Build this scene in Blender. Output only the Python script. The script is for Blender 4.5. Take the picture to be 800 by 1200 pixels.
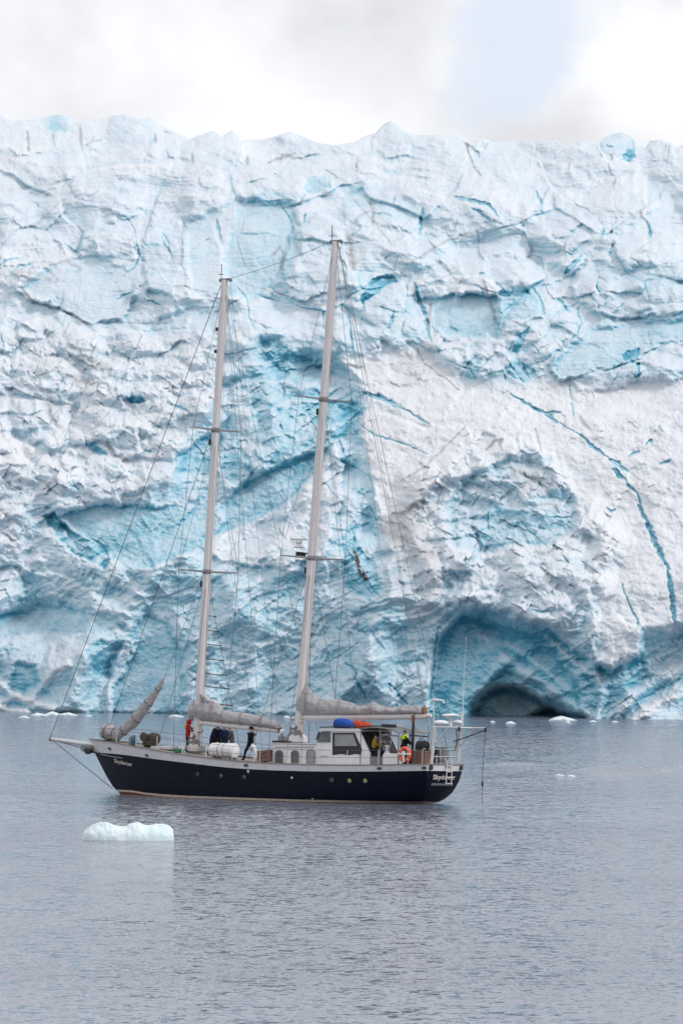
import bpy, bmesh, math, random
import numpy as np
from mathutils import Vector, Matrix, Euler

for o in list(bpy.data.objects):
    bpy.data.objects.remove(o, do_unlink=True)
scene = bpy.context.scene
COL = scene.collection
PI = math.pi
R = math.radians

# ------------------------------------------------------------------ camera
# photo is 800 x 1200; horizon lies at row 712, focal length 5560 photo pixels,
# camera stands 10 m above the water (an upper ship's deck), a long lens.
F, CX, CY, HOR, CAMH = 5560.0, 400.0, 600.0, 712.0, 10.0
PITCH = math.atan((HOR - CY) / F)
cam_d = bpy.data.cameras.new('camera')
cam_d.sensor_fit = 'VERTICAL'
cam_d.sensor_height = 36.0
cam_d.lens = 36.0 * F / 1200.0
cam_d.clip_start = 1.0
cam_d.clip_end = 20000.0
cam = bpy.data.objects.new('camera', cam_d)
COL.objects.link(cam)
cam.location = (0, 0, CAMH)
cam.rotation_euler = (PI / 2 + PITCH, 0, 0)
scene.camera = cam
CAM = np.array([0.0, 0.0, CAMH])


def ray(u, v):
    """direction of a photo pixel, scaled so that its y (depth) component is 1"""
    x = (np.asarray(u, dtype=np.float64) - CX) / F
    y = (CY - np.asarray(v, dtype=np.float64)) / F
    cy, sy = math.cos(PITCH), math.sin(PITCH)
    dy = cy - y * sy
    dz = sy + y * cy
    return x / dy, np.ones_like(x), dz / dy


def on_water(u, v, z=0.0):
    x, y, z1 = ray(u, v)
    t = (z - CAMH) / z1
    return Vector((float(x * t), float(t), z))


def at_depth(u, v, d):
    x, y, z1 = ray(u, v)
    return Vector((float(x * d), float(d), float(CAMH + z1 * d)))


# ------------------------------------------------------------------ light
SUN_EL, SUN_AZ = R(38), R(62)      # azimuth: from +Y (view direction) towards +X, measured from behind below
sun_dir = Vector((math.cos(SUN_EL) * math.sin(SUN_AZ), -math.cos(SUN_EL) * math.cos(SUN_AZ), math.sin(SUN_EL)))
sd = bpy.data.lights.new('sun', 'SUN')
sd.energy = 1.45
sd.angle = R(10)
sd.color = (1.0, 0.985, 0.965)
sun = bpy.data.objects.new('sun', sd)
COL.objects.link(sun)
sun.rotation_euler = (-sun_dir).to_track_quat('-Z', 'Y').to_euler()
sun.location = (0, 0, 300)

world = bpy.data.worlds.new('World')
scene.world = world
world.use_nodes = True
wt = world.node_tree
for n in list(wt.nodes):
    wt.nodes.remove(n)


def wn(kind, **kw):
    n = wt.nodes.new(kind)
    for k, v in kw.items():
        setattr(n, k, v)
    return n


def wmath(op, a, b=None, c=None, clamp=False):
    n = wt.nodes.new('ShaderNodeMath')
    n.operation = op
    n.use_clamp = clamp
    for i, s in enumerate((a, b, c)):
        if s is None:
            continue
        if isinstance(s, (int, float)):
            n.inputs[i].default_value = s
        else:
            wt.links.new(s, n.inputs[i])
    return n.outputs[0]


sky = wn('ShaderNodeTexSky')
sky.sky_type = 'NISHITA'
sky.sun_disc = False
sky.sun_elevation = SUN_EL
sky.sun_rotation = math.atan2(sun_dir.x, sun_dir.y)
sky.air_density = 1.0
sky.dust_density = 0.3
sky.ozone_density = 1.5
tc = wn('ShaderNodeTexCoord')
# openings look up through the cloud at the deeper sky higher up
lift = wn('ShaderNodeVectorMath', operation='ADD')
wt.links.new(tc.outputs['Generated'], lift.inputs[0])
lift.inputs[1].default_value = (0, 0, 0.45)
lnorm = wn('ShaderNodeVectorMath', operation='NORMALIZE')
wt.links.new(lift.outputs[0], lnorm.inputs[0])
wt.links.new(lnorm.outputs[0], sky.inputs['Vector'])
# broken cloud: billows a degree or two across, a few openings of pale blue
nz1 = wn('ShaderNodeTexNoise')
nz1.inputs['Scale'].default_value = 26.0
nz1.inputs['Detail'].default_value = 5.0
nz1.inputs['Roughness'].default_value = 0.52
mp = wn('ShaderNodeMapping')
mp.inputs['Scale'].default_value = (1.0, 1.0, 1.25)
mp.inputs['Location'].default_value = (0.31, 0.0, 0.07)
wt.links.new(tc.outputs['Generated'], mp.inputs[0])
wt.links.new(mp.outputs[0], nz1.inputs['Vector'])
nz2 = wn('ShaderNodeTexNoise')
nz2.inputs['Scale'].default_value = 21.0
nz2.inputs['Detail'].default_value = 4.0
wt.links.new(mp.outputs[0], nz2.inputs['Vector'])
# the opening in the cloud right of centre
gx, gy, gz = ray(628, 42)
gd = Vector((float(gx), 1.0, float(gz))).normalized()
sub = wn('ShaderNodeVectorMath', operation='SUBTRACT')
wt.links.new(tc.outputs['Generated'], sub.inputs[0])
sub.inputs[1].default_value = gd
sep = wn('ShaderNodeSeparateXYZ')
wt.links.new(sub.outputs[0], sep.inputs[0])
# slanted coordinates: the opening runs down to the left
ex = wmath('SUBTRACT', sep.outputs[0], wmath('MULTIPLY', sep.outputs[2], 0.55))
e2 = wmath('ADD', wmath('POWER', wmath('DIVIDE', ex, 0.0155), 2.0),
           wmath('POWER', wmath('DIVIDE', sep.outputs[2], 0.019), 2.0))
edge = wmath('ADD', e2, wmath('MULTIPLY', wmath('SUBTRACT', nz1.outputs['Fac'], 0.5), 5.0))
gap = wn('ShaderNodeMapRange', interpolation_type='SMOOTHSTEP')
wt.links.new(edge, gap.inputs[0])
gap.inputs[1].default_value = 1.6
gap.inputs[2].default_value = 0.2
# other, fainter openings all round
gap2 = wn('ShaderNodeMapRange', interpolation_type='SMOOTHSTEP')
wt.links.new(nz2.outputs['Fac'], gap2.inputs[0])
gap2.inputs[1].default_value = 0.66
gap2.inputs[2].default_value = 0.8
gapm = wmath('MULTIPLY', wmath('MAXIMUM', gap.outputs[0], gap2.outputs[0]), 0.85, clamp=True)
cl = wn('ShaderNodeMapRange')
wt.links.new(nz2.outputs['Fac'], cl.inputs[0])
cl.inputs[1].default_value = 0.3
cl.inputs[2].default_value = 0.7
CLOUD = 6.6
clcol = wn('ShaderNodeMixRGB')
wt.links.new(cl.outputs[0], clcol.inputs[0])
clcol.inputs[1].default_value = (CLOUD * 0.64, CLOUD * 0.65, CLOUD * 0.69, 1)
clcol.inputs[2].default_value = (CLOUD * 1.01, CLOUD * 1.015, CLOUD * 1.03, 1)
mix = wn('ShaderNodeMixRGB')
wt.links.new(gapm, mix.inputs[0])
wt.links.new(clcol.outputs[0], mix.inputs[1])
# a thin veil hangs in the openings, lit by the blue behind it
veil = wn('ShaderNodeMixRGB')
veil.inputs[0].default_value = 0.14
veil.inputs[1].default_value = (CLOUD * 0.74, CLOUD * 0.81, CLOUD * 0.93, 1)
wt.links.new(sky.outputs[0], veil.inputs[2])
wt.links.new(veil.outputs[0], mix.inputs[2])
bg = wn('ShaderNodeBackground')
bg.inputs[1].default_value = 0.15
wt.links.new(mix.outputs[0], bg.inputs[0])
wo = wn('ShaderNodeOutputWorld')
wt.links.new(bg.outputs[0], wo.inputs[0])

scene.render.engine = 'CYCLES'
scene.view_settings.view_transform = 'Standard'
scene.view_settings.look = 'None'
scene.view_settings.exposure = 0.19
scene.view_settings.gamma = 1.0
scene.view_settings.use_curve_mapping = False


# ------------------------------------------------------------------ helpers
def tag(o, label=None, cat=None, group=None, kind=None):
    if label:
        o['label'] = label
    if cat:
        o['category'] = cat
    if group:
        o['group'] = group
    if kind:
        o['kind'] = kind
    return o


class NT:
    """small wrapper to write node trees"""

    def __init__(self, name):
        self.m = bpy.data.materials.new(name)
        self.m.use_nodes = True
        self.t = self.m.node_tree
        for n in list(self.t.nodes):
            self.t.nodes.remove(n)
        self.out = self.t.nodes.new('ShaderNodeOutputMaterial')
        self.b = self.t.nodes.new('ShaderNodeBsdfPrincipled')
        self.t.links.new(self.b.outputs[0], self.out.inputs[0])

    def n(self, kind, ins=None, **kw):
        nd = self.t.nodes.new(kind)
        for k, v in kw.items():
            setattr(nd, k, v)
        for k, v in (ins or {}).items():
            self.set(nd.inputs[k], v)
        return nd

    def set(self, sock, v):
        if isinstance(v, bpy.types.NodeSocket):
            self.t.links.new(v, sock)
        else:
            if isinstance(v, tuple) and len(v) == 3 and sock.type == 'RGBA':
                v = v + (1,)
            sock.default_value = v

    def math(self, op, a, b=0.0, c=None, clamp=False):
        nd = self.t.nodes.new('ShaderNodeMath')
        nd.operation = op
        nd.use_clamp = clamp
        self.set(nd.inputs[0], a)
        self.set(nd.inputs[1], b)
        if c is not None:
            self.set(nd.inputs[2], c)
        return nd.outputs[0]

    def mix(self, f, a, b, mode='MIX'):
        nd = self.t.nodes.new('ShaderNodeMixRGB')
        nd.blend_type = mode
        self.set(nd.inputs[0], f)
        self.set(nd.inputs[1], a)
        self.set(nd.inputs[2], b)
        return nd.outputs[0]

    def noise(self, scale, detail=3.0, rough=0.5, vec=None, out='Fac'):
        nd = self.t.nodes.new('ShaderNodeTexNoise')
        nd.inputs['Scale'].default_value = scale
        nd.inputs['Detail'].default_value = detail
        nd.inputs['Roughness'].default_value = rough
        if vec is not None:
            self.set(nd.inputs['Vector'], vec)
        return nd.outputs[out]

    def ramp(self, f, lo, hi, a=0.0, b=1.0, smooth=False):
        nd = self.t.nodes.new('ShaderNodeMapRange')
        if smooth:
            nd.interpolation_type = 'SMOOTHSTEP'
        self.set(nd.inputs[0], f)
        for i, v in ((1, lo), (2, hi), (3, a), (4, b)):
            nd.inputs[i].default_value = v
        return nd.outputs[0]

    def coord(self, kind='Object', scale=(1, 1, 1), rot=(0, 0, 0)):
        t = self.t.nodes.new('ShaderNodeTexCoord')
        m = self.t.nodes.new('ShaderNodeMapping')
        m.inputs['Scale'].default_value = scale
        m.inputs['Rotation'].default_value = rot
        self.t.links.new(t.outputs[kind], m.inputs[0])
        return m.outputs[0]

    def bump(self, h, strength=0.3, dist=0.02, normal=None):
        nd = self.t.nodes.new('ShaderNodeBump')
        nd.inputs['Strength'].default_value = strength
        nd.inputs['Distance'].default_value = dist
        self.set(nd.inputs['Height'], h)
        if normal is not None:
            self.set(nd.inputs['Normal'], normal)
        return nd.outputs[0]

    def fin(self, **kw):
        for k, v in kw.items():
            self.set(self.b.inputs[k.replace('_', ' ')], v)
        return self.m
# ------------------------------------------------------------------ numpy noise
rng = np.random.RandomState(7)
TAB = [rng.rand(256, 256).astype(np.float32) for _ in range(6)]
_a = rng.rand(256, 256) * 2 * PI
GXT, GYT = np.cos(_a).astype(np.float32), np.sin(_a).astype(np.float32)


def gnoise(x, y, seed=0):
    x = x + seed * 37.17
    y = y + seed * 17.73
    xi = np.floor(x)
    yi = np.floor(y)
    fx = (x - xi).astype(np.float32)
    fy = (y - yi).astype(np.float32)
    xi = xi.astype(np.int32)
    yi = yi.astype(np.int32)
    sx = fx * fx * fx * (fx * (fx * 6 - 15) + 10)
    sy = fy * fy * fy * (fy * (fy * 6 - 15) + 10)

    def g(i, j):
        a = (xi + i) & 255
        b = (yi + j) & 255
        return GXT[a, b] * (fx - i) + GYT[a, b] * (fy - j)
    n0 = g(0, 0) * (1 - sx) + g(1, 0) * sx
    n1 = g(0, 1) * (1 - sx) + g(1, 1) * sx
    return (n0 * (1 - sy) + n1 * sy) * 1.5


def fbm(x, y, oct=4, seed=0, gain=0.5, ridged=False):
    s = 0.0
    a = 1.0
    tot = 0.0
    for i in range(oct):
        n = gnoise(x * 2 ** i, y * 2 ** i, seed + i * 3)
        if ridged:
            n = 1 - 2 * np.abs(n)
        s = s + a * n
        tot += a
        a *= gain
    return s / tot


def cells(u, v, scale, seed, G=0.6, H=0.5, c=0.7, p=2.0, sx=1.0, sy=1.0, rot=0.0, jit=0.8, k=0):
    """upper hull of tilted, domed cells: broken blocks (negate for scallops). Height in px."""
    cr, sr = math.cos(rot), math.sin(rot)
    x = ((u * cr + v * sr) / (scale * sx) + seed * 11.3).astype(np.float32)
    y = ((-u * sr + v * cr) / (scale * sy) + seed * 7.7).astype(np.float32)
    xi = np.floor(x).astype(np.int32)
    yi = np.floor(y).astype(np.int32)
    fx = x - xi
    fy = y - yi
    best = np.full(x.shape, -9.0 if not k else 0.0, np.float32)
    for i in (-1, 0, 1):
        for j in (-1, 0, 1):
            a = (xi + i) & 255
            b = (yi + j) & 255
            dx = fx - i - (0.5 + jit * (TAB[0][a, b] - 0.5))
            dy = fy - j - (0.5 + jit * (TAB[1][a, b] - 0.5))
            d2 = dx * dx + dy * dy
            cone = d2 if p == 2.0 else np.sqrt(d2 + 1e-6)
            val = H * TAB[2][a, b] + G * ((TAB[3][a, b] - .5) * dx + (TAB[4][a, b] - .5) * dy) * 2 - c * cone
            if k:
                best += np.exp(k * val)
            else:
                np.maximum(best, val, out=best)
    if k:
        best = np.log(best) / k
    return best * scale


def worley(u, v, scale, seed, sx=1.0, sy=1.0, rot=0.0, jit=0.85):
    """nearest cell: a random value of its own, and the distance to its border (px)"""
    cr, sr = math.cos(rot), math.sin(rot)
    x = ((u * cr + v * sr) / (scale * sx) + seed * 5.1).astype(np.float32)
    y = ((-u * sr + v * cr) / (scale * sy) + seed * 3.7).astype(np.float32)
    xi = np.floor(x).astype(np.int32)
    yi = np.floor(y).astype(np.int32)
    fx = x - xi
    fy = y - yi
    f1 = np.full(x.shape, 9.0, np.float32)
    f2 = np.full(x.shape, 9.0, np.float32)
    val = np.zeros_like(f1)
    for i in (-1, 0, 1):
        for j in (-1, 0, 1):
            a = (xi + i) & 255
            b = (yi + j) & 255
            dx = fx - i - (0.5 + jit * (TAB[1][a, b] - 0.5))
            dy = fy - j - (0.5 + jit * (TAB[0][a, b] - 0.5))
            d = np.sqrt(dx * dx + dy * dy)
            c = d < f1
            f2 = np.where(c, f1, np.minimum(f2, d))
            val = np.where(c, TAB[5][a, b], val)
            f1 = np.where(c, d, f1)
    return val, (f2 - f1) * scale


def sstep(a, b, x):
    t = np.clip((x - a) / (b - a), 0, 1)
    return t * t * (3 - 2 * t)


# ------------------------------------------------------------------ glacier sheet
ridge_pts = [(-420, 150), (-300, 128), (-220, 146), (-120, 130), (-60, 139), (-12, 128), (0, 133), (8, 139), (20, 142), (50, 138), (66, 135), (76, 135),
             (90, 141), (108, 141), (120, 139), (132, 136), (147, 134), (165, 140), (172, 139), (176, 137), (185, 146), (200, 152), (222, 163),
             (238, 157), (250, 153), (260, 160), (272, 152), (283, 164), (310, 163), (326, 158), (340, 154), (355, 160), (370, 167), (392, 170),
             (415, 166), (425, 160), (440, 156), (447, 147), (457, 141), (468, 148), (484, 158), (510, 158), (538, 159), (546, 166), (552, 165), (565, 161),
             (576, 166), (600, 165), (618, 166), (640, 165), (652, 164), (660, 170), (667, 172), (678, 165), (695, 169), (703, 167), (708, 161),
             (716, 157), (727, 155), (738, 159), (746, 169), (756, 174), (760, 165), (775, 164), (787, 168), (794, 173), (800, 168), (830, 162),
             (900, 150), (960, 160), (1040, 140), (1120, 152), (1240, 145)]
ua = np.concatenate([np.linspace(-420, -12, 110, endpoint=False), np.arange(-12, 812, 0.86), np.linspace(812, 1230, 110)])
NR = 800
ta = np.linspace(0, 1, NR)
rp = np.array(ridge_pts, float)
rid = np.interp(ua, rp[:, 0], rp[:, 1])
k = np.exp(-np.linspace(-2, 2, 7) ** 2)
rid = np.convolve(np.pad(rid, 3, 'edge'), k / k.sum(), 'valid')
rid = rid + 1.1 * fbm(ua / 9.0, ua * 0 + 3.3, 3, 5)
U = np.repeat(ua[None, :], NR, 0).astype(np.float32)
V = (rid[None, :] + ta[:, None] * (856 - rid[None, :])).astype(np.float32)
PX = 0.085          # metres per photo pixel at the ice

# domain warps
w1u = U + 13 * fbm(U / 70, V / 70, 3, 11)
w1v = V + 13 * fbm(U / 70, V / 70, 3, 17)
w2u = U + 5 * fbm(U / 22, V / 22, 3, 23)
w2v = V + 5 * fbm(U / 22, V / 22, 3, 29)
w3u = U + 2.2 * fbm(U / 9, V / 9, 3, 41)
w3v = V + 2.2 * fbm(U / 9, V / 9, 3, 43)


wbu = U + 0.9 * (w2u - U) + 1.3 * (w3u - U)
wbv = V + 0.9 * (w2v - V) + 1.3 * (w3v - V)


def sd_poly(pts, margin, wu=None, wv=None):
    """signed distance (px, inside positive) to a closed outline, computed near it only"""
    wu = w3u if wu is None else wu
    wv = w3v if wv is None else wv
    p = np.array(pts, np.float32)
    m = (wu > p[:, 0].min() - margin) & (wu < p[:, 0].max() + margin) & (wv > p[:, 1].min() - margin) & (wv < p[:, 1].max() + margin)
    x, y = wu[m], wv[m]
    d = np.full(x.shape, 1e9, np.float32)
    ins = np.zeros(x.shape, bool)
    n = len(p)
    for i in range(n):
        ax, ay = p[i]
        bx, by = p[(i + 1) % n]
        ex, ey = bx - ax, by - ay
        t = np.clip(((x - ax) * ex + (y - ay) * ey) / (ex * ex + ey * ey + 1e-9), 0, 1)
        d = np.minimum(d, (x - ax - t * ex) ** 2 + (y - ay - t * ey) ** 2)
        c = ((ay > y) != (by > y)) & (x < (bx - ax) * (y - ay) / (by - ay + 1e-9) + ax)
        ins ^= c
    d = np.sqrt(d)
    return m, np.where(ins, d, -d)


def sd_line(pts, margin, wu=None, wv=None):
    wu = w3u if wu is None else wu
    wv = w3v if wv is None else wv
    p = np.array(pts, np.float32)
    m = (wu > p[:, 0].min() - margin) & (wu < p[:, 0].max() + margin) & (wv > p[:, 1].min() - margin) & (wv < p[:, 1].max() + margin)
    x, y = wu[m], wv[m]
    d = np.full(x.shape, 1e9, np.float32)
    tt = np.zeros(x.shape, np.float32)
    n = len(p) - 1
    for i in range(n):
        ax, ay = p[i, :2]
        bx, by = p[i + 1, :2]
        ex, ey = bx - ax, by - ay
        t = np.clip(((x - ax) * ex + (y - ay) * ey) / (ex * ex + ey * ey + 1e-9), 0, 1)
        dd = (x - ax - t * ex) ** 2 + (y - ay - t * ey) ** 2
        c = dd < d
        d = np.where(c, dd, d)
        tt = np.where(c, (i + t) / n, tt)
    return m, np.sqrt(d), tt


def region(polys, soft=14, wu=None, wv=None):
    w = np.zeros_like(U)
    for pts in polys:
        m, d = sd_poly(pts, soft * 1.5, w1u if wu is None else wu, w1v if wv is None else wv)
        w[m] = np.maximum(w[m], sstep(-soft, soft, d))
    return w


# ---- what kind of ice is where
W_rub = region([[(-420, 400), (0, 395), (60, 372), (110, 385), (170, 395), (235, 400), (262, 440), (250, 490), (215, 500), (190, 560), (150, 585), (95, 600), (50, 590), (20, 640), (-20, 660), (-420, 640)],
                [(-30, 318), (20, 312), (80, 300), (84, 326), (30, 344), (-30, 350)],
                [(470, 560), (540, 545), (600, 525), (650, 545), (680, 590), (730, 640), (700, 690), (655, 735), (600, 735), (545, 712), (500, 700), (480, 640)]], 18)
W_white = region([[(405, 420), (470, 405), (540, 430), (600, 455), (650, 450), (800, 440), (1230, 430), (1230, 735), (800, 735), (752, 738), (735, 775), (710, 785), (690, 735), (700, 650), (675, 580), (640, 535), (600, 520), (540, 545), (480, 600), (445, 610), (435, 560), (420, 510), (436, 470)]], 13, w1u + 1.6 * (w2u - U) + 1.5 * (w3u - U), w1v + 1.6 * (w2v - V) + 1.5 * (w3v - V))
W_cave = region([[(500, 860), (508, 785), (518, 748), (540, 722), (558, 708), (600, 722), (640, 735), (655, 752), (690, 775), (715, 787), (735, 777), (752, 766), (751, 738), (790, 735), (830, 742), (1230, 745), (1230, 860)]], 7, w2u, w2v)
low = sstep(560, 640, w1v + 0.10 * (400 - w1u))
W_scal = np.clip(np.maximum(low, region([[(262, 445), (305, 395), (400, 425), (436, 468), (425, 505), (440, 600), (470, 700), (380, 700), (250, 640), (190, 600), (215, 520)]], 16)) - W_white - W_rub, 0, 1)
W_top = np.clip(1 - sstep(330, 420, w1v) - W_rub - W_white, 0, 1)
W_blk = np.clip(1 - W_rub - W_white - W_scal - 0.45 * W_top, 0, 1)

# ---- relief (in photo px of depth, positive towards the viewer)
H = np.zeros_like(U)
H += 26 * fbm(U / 210, V / 170, 3, 51)
H += (0.6 + 0.5 * W_scal) * 11 * fbm(w1u / 62, w1v / 52, 4, 57)
rough = sstep(-0.35, 0.35, fbm(U / 75, V / 60, 3, 61))          # fractured and smooth stretches take turns
rough2 = sstep(-0.3, 0.3, fbm(U / 40, V / 34, 3, 63))
b1 = cells(w1u, w1v, 84, 3, G=0.55, H=0.5, c=0.8, k=14, sx=1.35, sy=0.9, rot=0.35)
b2 = cells(w2u, w2v, 34, 5, G=0.6, H=0.5, c=0.85, k=45, sx=1.4, sy=0.9, rot=-0.4)
b3 = cells(w3u, w3v, 13, 9, G=0.7, H=0.6, c=0.9, k=60, sx=1.3, rot=0.4)
H += W_blk * (0.50 * b1 + (0.12 + 0.42 * rough) * b2 + (0.05 + 0.28 * rough2) * b3) + W_top * (0.44 * b1 + (0.06 + 0.22 * rough) * b2 + 0.10 * rough2 * b3)
s1 = -cells(w1u, w1v, 92, 13, G=0.6, H=0.6, c=0.9, k=24, sx=0.8, sy=1.25, rot=0.55)
s2 = -cells(w2u, w2v, 40, 15, G=0.6, H=0.6, c=1.0, k=70, sx=1.5, sy=0.75, rot=-0.65)
s2b = cells(w2u, w2v, 31, 16, G=0.7, H=0.6, c=0.85, sx=1.7, sy=0.7, rot=-0.8)
s3 = -cells(w3u, w3v, 13, 19, G=0.6, H=0.7, c=1.0, sx=1.7, sy=0.7, rot=-0.5)
# folded bands, rising to the right as the ice was squeezed up
fold = V * 0.85 + U * 0.52 + 38 * fbm(U / 110, V / 90, 3, 65)
along = U * 0.85 - V * 0.52
bands = fbm(along / 95, fold / 19, 3, 66, ridged=True)
H += W_scal * (0.80 * s1 + (0.22 + 0.42 * rough) * s2 + 0.26 * (1 - 0.5 * rough) * s2b + (0.05 + 0.28 * rough2) * s3 + 5.5 * bands)
r1 = cells(w2u, w2v, 27, 21, G=1.0, H=0.9, c=0.8, sx=1.3, rot=0.4)
r2 = cells(w3u + 0.5 * (w2u - U), w3v + 0.5 * (w2v - V), 10.5, 25, G=1.05, H=1.0, c=0.75, p=1.0, sx=1.25, rot=0.55)
r3 = cells(w3u, w3v, 4.8, 27, G=1.05, H=1.0, c=0.75, p=1.0, rot=-0.4)
H += W_rub * (0.85 * r1 + (0.40 + 0.5 * rough2) * r2 + 0.55 * r3)
dust1 = sstep(-.2, .5, fbm(U / 60, V / 60, 3, 67))
dust2 = sstep(-.1, .4, fbm(U / 35, V / 30, 3, 69))
H += W_white * (0.22 * b1 + 0.16 * b2 + (0.04 + 0.28 * dust1) * r2 + (0.06 + 0.40 * dust2) * r3 + 2.2 * fbm(w2u / 13, w2v / 9, 3, 75))
# sagging annual layers: thin ledges across the old ice above
lay = V + 0.05 * U + 22 * fbm(U / 130, V / 70, 2, 81)
layer = fbm(U / 110, lay / 3.6, 2, 83) + 0.9 * fbm(U / 150, lay / 9, 2, 87)

B = np.zeros_like(U)       # how blue (bubble-free) the ice is
D = np.zeros_like(U)       # rock dust
B += 0.25 + 0.08 * W_top + 0.22 * W_blk + 0.34 * W_scal - 0.11 * W_white + 0.05 * W_rub + 0.26 * W_cave + 0.04 * low * (1 - W_white) * (1 - W_cave)
B += 0.13 * fbm(U / 55, V / 45, 4, 91) + (0.05 + 0.10 * W_scal) * fbm(w2u / 18, w2v / 14, 3, 93)
B += (W_top + W_blk) * 0.05 * layer - W_scal * 0.13 * bands + 0.10 * W_rub * fbm(w3u / 12, w3v / 9, 3, 95)
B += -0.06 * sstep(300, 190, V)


def block(pts, proud=0.0, soft=3.0, blue=0.0, tilt=0.0, tiltu=0.0, flat=0.0, dirt=0.0, wu=None, wv=None):
    """a body of ice with its own outline: stands proud of (or back from) its neighbours"""
    m, d = sd_poly(pts, soft * 2 + 4, wbu if wu is None else wu, wbv if wv is None else wv)
    w = sstep(-soft, soft, d)
    p = np.array(pts)
    cx, cy = p.mean(0)
    if flat:
        hm = H[m]
        H[m] = hm + w * flat * ((hm * w).sum() / (w.sum() + 1e-6) - hm)
    H[m] += w * (proud + tilt * (V[m] - cy) + tiltu * (U[m] - cx))
    B[m] += w * blue
    D[m] += w * dirt


def crack(pts, w, depth=None, blue=1.0, dirt=0.0, taper=True, dark=False):
    depth = 1.8 * w if depth is None else depth
    m, d, t = sd_line(pts, w * 3 + 3)
    prof = (0.35 + 0.65 * np.clip(np.sin(np.clip(t, 0, 1) * PI), 0, 1) ** 0.6) if taper else 1.0
    ww = np.maximum(w * prof * (0.75 + 0.9 * np.clip(fbm(U[m] / 8, V[m] / 8, 2, 99) + .35, 0, 1)), 0.6)
    c = 1 - sstep(ww * 0.55, ww * 1.15, d)
    H[m] -= c * depth * (prof if taper else 1)
    B[m] = np.maximum(B[m], c * blue * 0.84 + (1 - c) * B[m])
    D[m] += c * dirt


def seam(pts, w, amount=0.5):
    m, d, t = sd_line(pts, w * 4)
    D[m] += 1.5 * amount * np.exp(-(d / w) ** 2) * (0.45 + 0.9 * np.clip(fbm(U[m] / 5, V[m] / 5, 2, 97) + .5, 0, 1))


def rib(pts, w, h, blue=0.0):
    m, d, t = sd_line(pts, w * 3)
    g = np.maximum(0, 1 - d / w)
    g = g * g * (3 - 2 * g)
    H[m] += h * g
    B[m] += blue * g
def blur0(A, n):
    for _ in range(n):
        for ax in (0, 1):
            A = 0.25 * np.roll(A, 1, ax) + 0.5 * A + 0.25 * np.roll(A, -1, ax)
    return A


W_core0 = region([[(503, 860), (508, 785), (518, 748), (540, 726), (562, 716), (600, 730), (640, 748), (668, 790), (690, 840), (690, 860)]], 7, w2u, w2v)
# ---- bodies one can pick out in the wall of ice
# stretches that broke off clean or were washed smooth
W_calm = region([[(-60, 735), (60, 700), (150, 712), (200, 712), (222, 760), (222, 860), (-60, 860)],
                 [(70, 605), (110, 592), (165, 592), (215, 596), (248, 582), (262, 612), (240, 640), (178, 664), (132, 655)],
                 [(300, 560), (330, 545), (382, 528), (368, 560), (322, 600), (262, 622), (262, 590)],
                 [(24, 336), (85, 300), (150, 300), (164, 318), (146, 374), (108, 380), (58, 357)],
                 [(644, 428), (690, 384), (735, 377), (860, 372), (860, 398), (766, 406), (715, 430), (652, 448)],
                 [(503, 352), (545, 343), (582, 348), (582, 394), (540, 398), (506, 384)],
                 [(215, 262), (280, 235), (345, 240), (352, 300), (300, 352), (262, 345), (225, 345)]], 5, w2u, w2v)
H = H + 0.62 * W_calm * (blur0(H, 30) - H)
# upper left: smooth slab over a dark seam, and its neighbours
block([(24, 336), (40, 312), (85, 300), (118, 292), (150, 300), (164, 318), (158, 345), (146, 374), (108, 380), (85, 369), (58, 357), (34, 350)], 14, 3, 0.06, tilt=0.12, flat=0.56)
block([(112, 283), (132, 275), (155, 283), (160, 302), (150, 316), (128, 306), (112, 296)], 7, 2.5, -0.05, flat=0.5)
block([(0, 292), (26, 284), (70, 284), (88, 300), (60, 306), (0, 312)], 6, 2, -0.1)
block([(164, 288), (180, 262), (213, 262), (218, 300), (200, 345), (172, 340)], 6, 3, 0.05, flat=0.5, tilt=0.1)
block([(218, 262), (232, 258), (250, 262), (262, 300), (258, 345), (225, 345), (212, 310)], 5, 2.5, 0.06, tilt=0.15, flat=0.5)
block([(262, 300), (280, 240), (310, 222), (345, 232), (352, 280), (338, 325), (300, 352), (268, 345)], -8, 5, 0.20, flat=0.45)
block([(340, 275), (372, 250), (400, 262), (405, 330), (380, 362), (338, 350), (330, 320)], 8, 3, 0.05, flat=0.45)
block([(358, 210), (372, 206), (388, 212), (386, 222), (366, 226), (356, 220)], -3, 2, 0.32)
block([(55, 148), (66, 146), (80, 148), (78, 153), (64, 155)], -4, 2, 0.40)
block([(130, 140), (150, 133), (178, 140), (186, 166), (150, 168), (128, 160)], 4, 2.5, 0.10)
block([(245, 158), (258, 152), (262, 160), (274, 152), (284, 168), (285, 190), (262, 186), (240, 175)], 5, 3, 0.02)
block([(436, 160), (447, 147), (457, 140), (470, 149), (485, 160), (480, 182), (455, 184), (438, 176)], 8, 3, 0.06)
block([(484, 160), (510, 158), (540, 160), (548, 190), (520, 204), (486, 196)], 3, 3, 0.02)
block([(706, 164), (716, 157), (727, 154), (740, 160), (748, 172), (740, 182), (722, 178), (708, 178)], 7, 2.2, 0.16)
block([(729, 186), (733, 176), (742, 174), (743, 184), (735, 190)], -5, 1.8, 0.55)
block([(757, 172), (761, 165), (776, 164), (788, 170), (790, 190), (765, 186)], 5, 2.2, 0.02)
block([(402, 232), (420, 214), (450, 214), (490, 222), (494, 262), (480, 272), (440, 262), (405, 262)], 6, 4, 0.10, tilt=0.12)
block([(408, 215), (420, 218), (432, 222), (418, 228), (408, 226)], -2, 2, 0.28)
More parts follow.
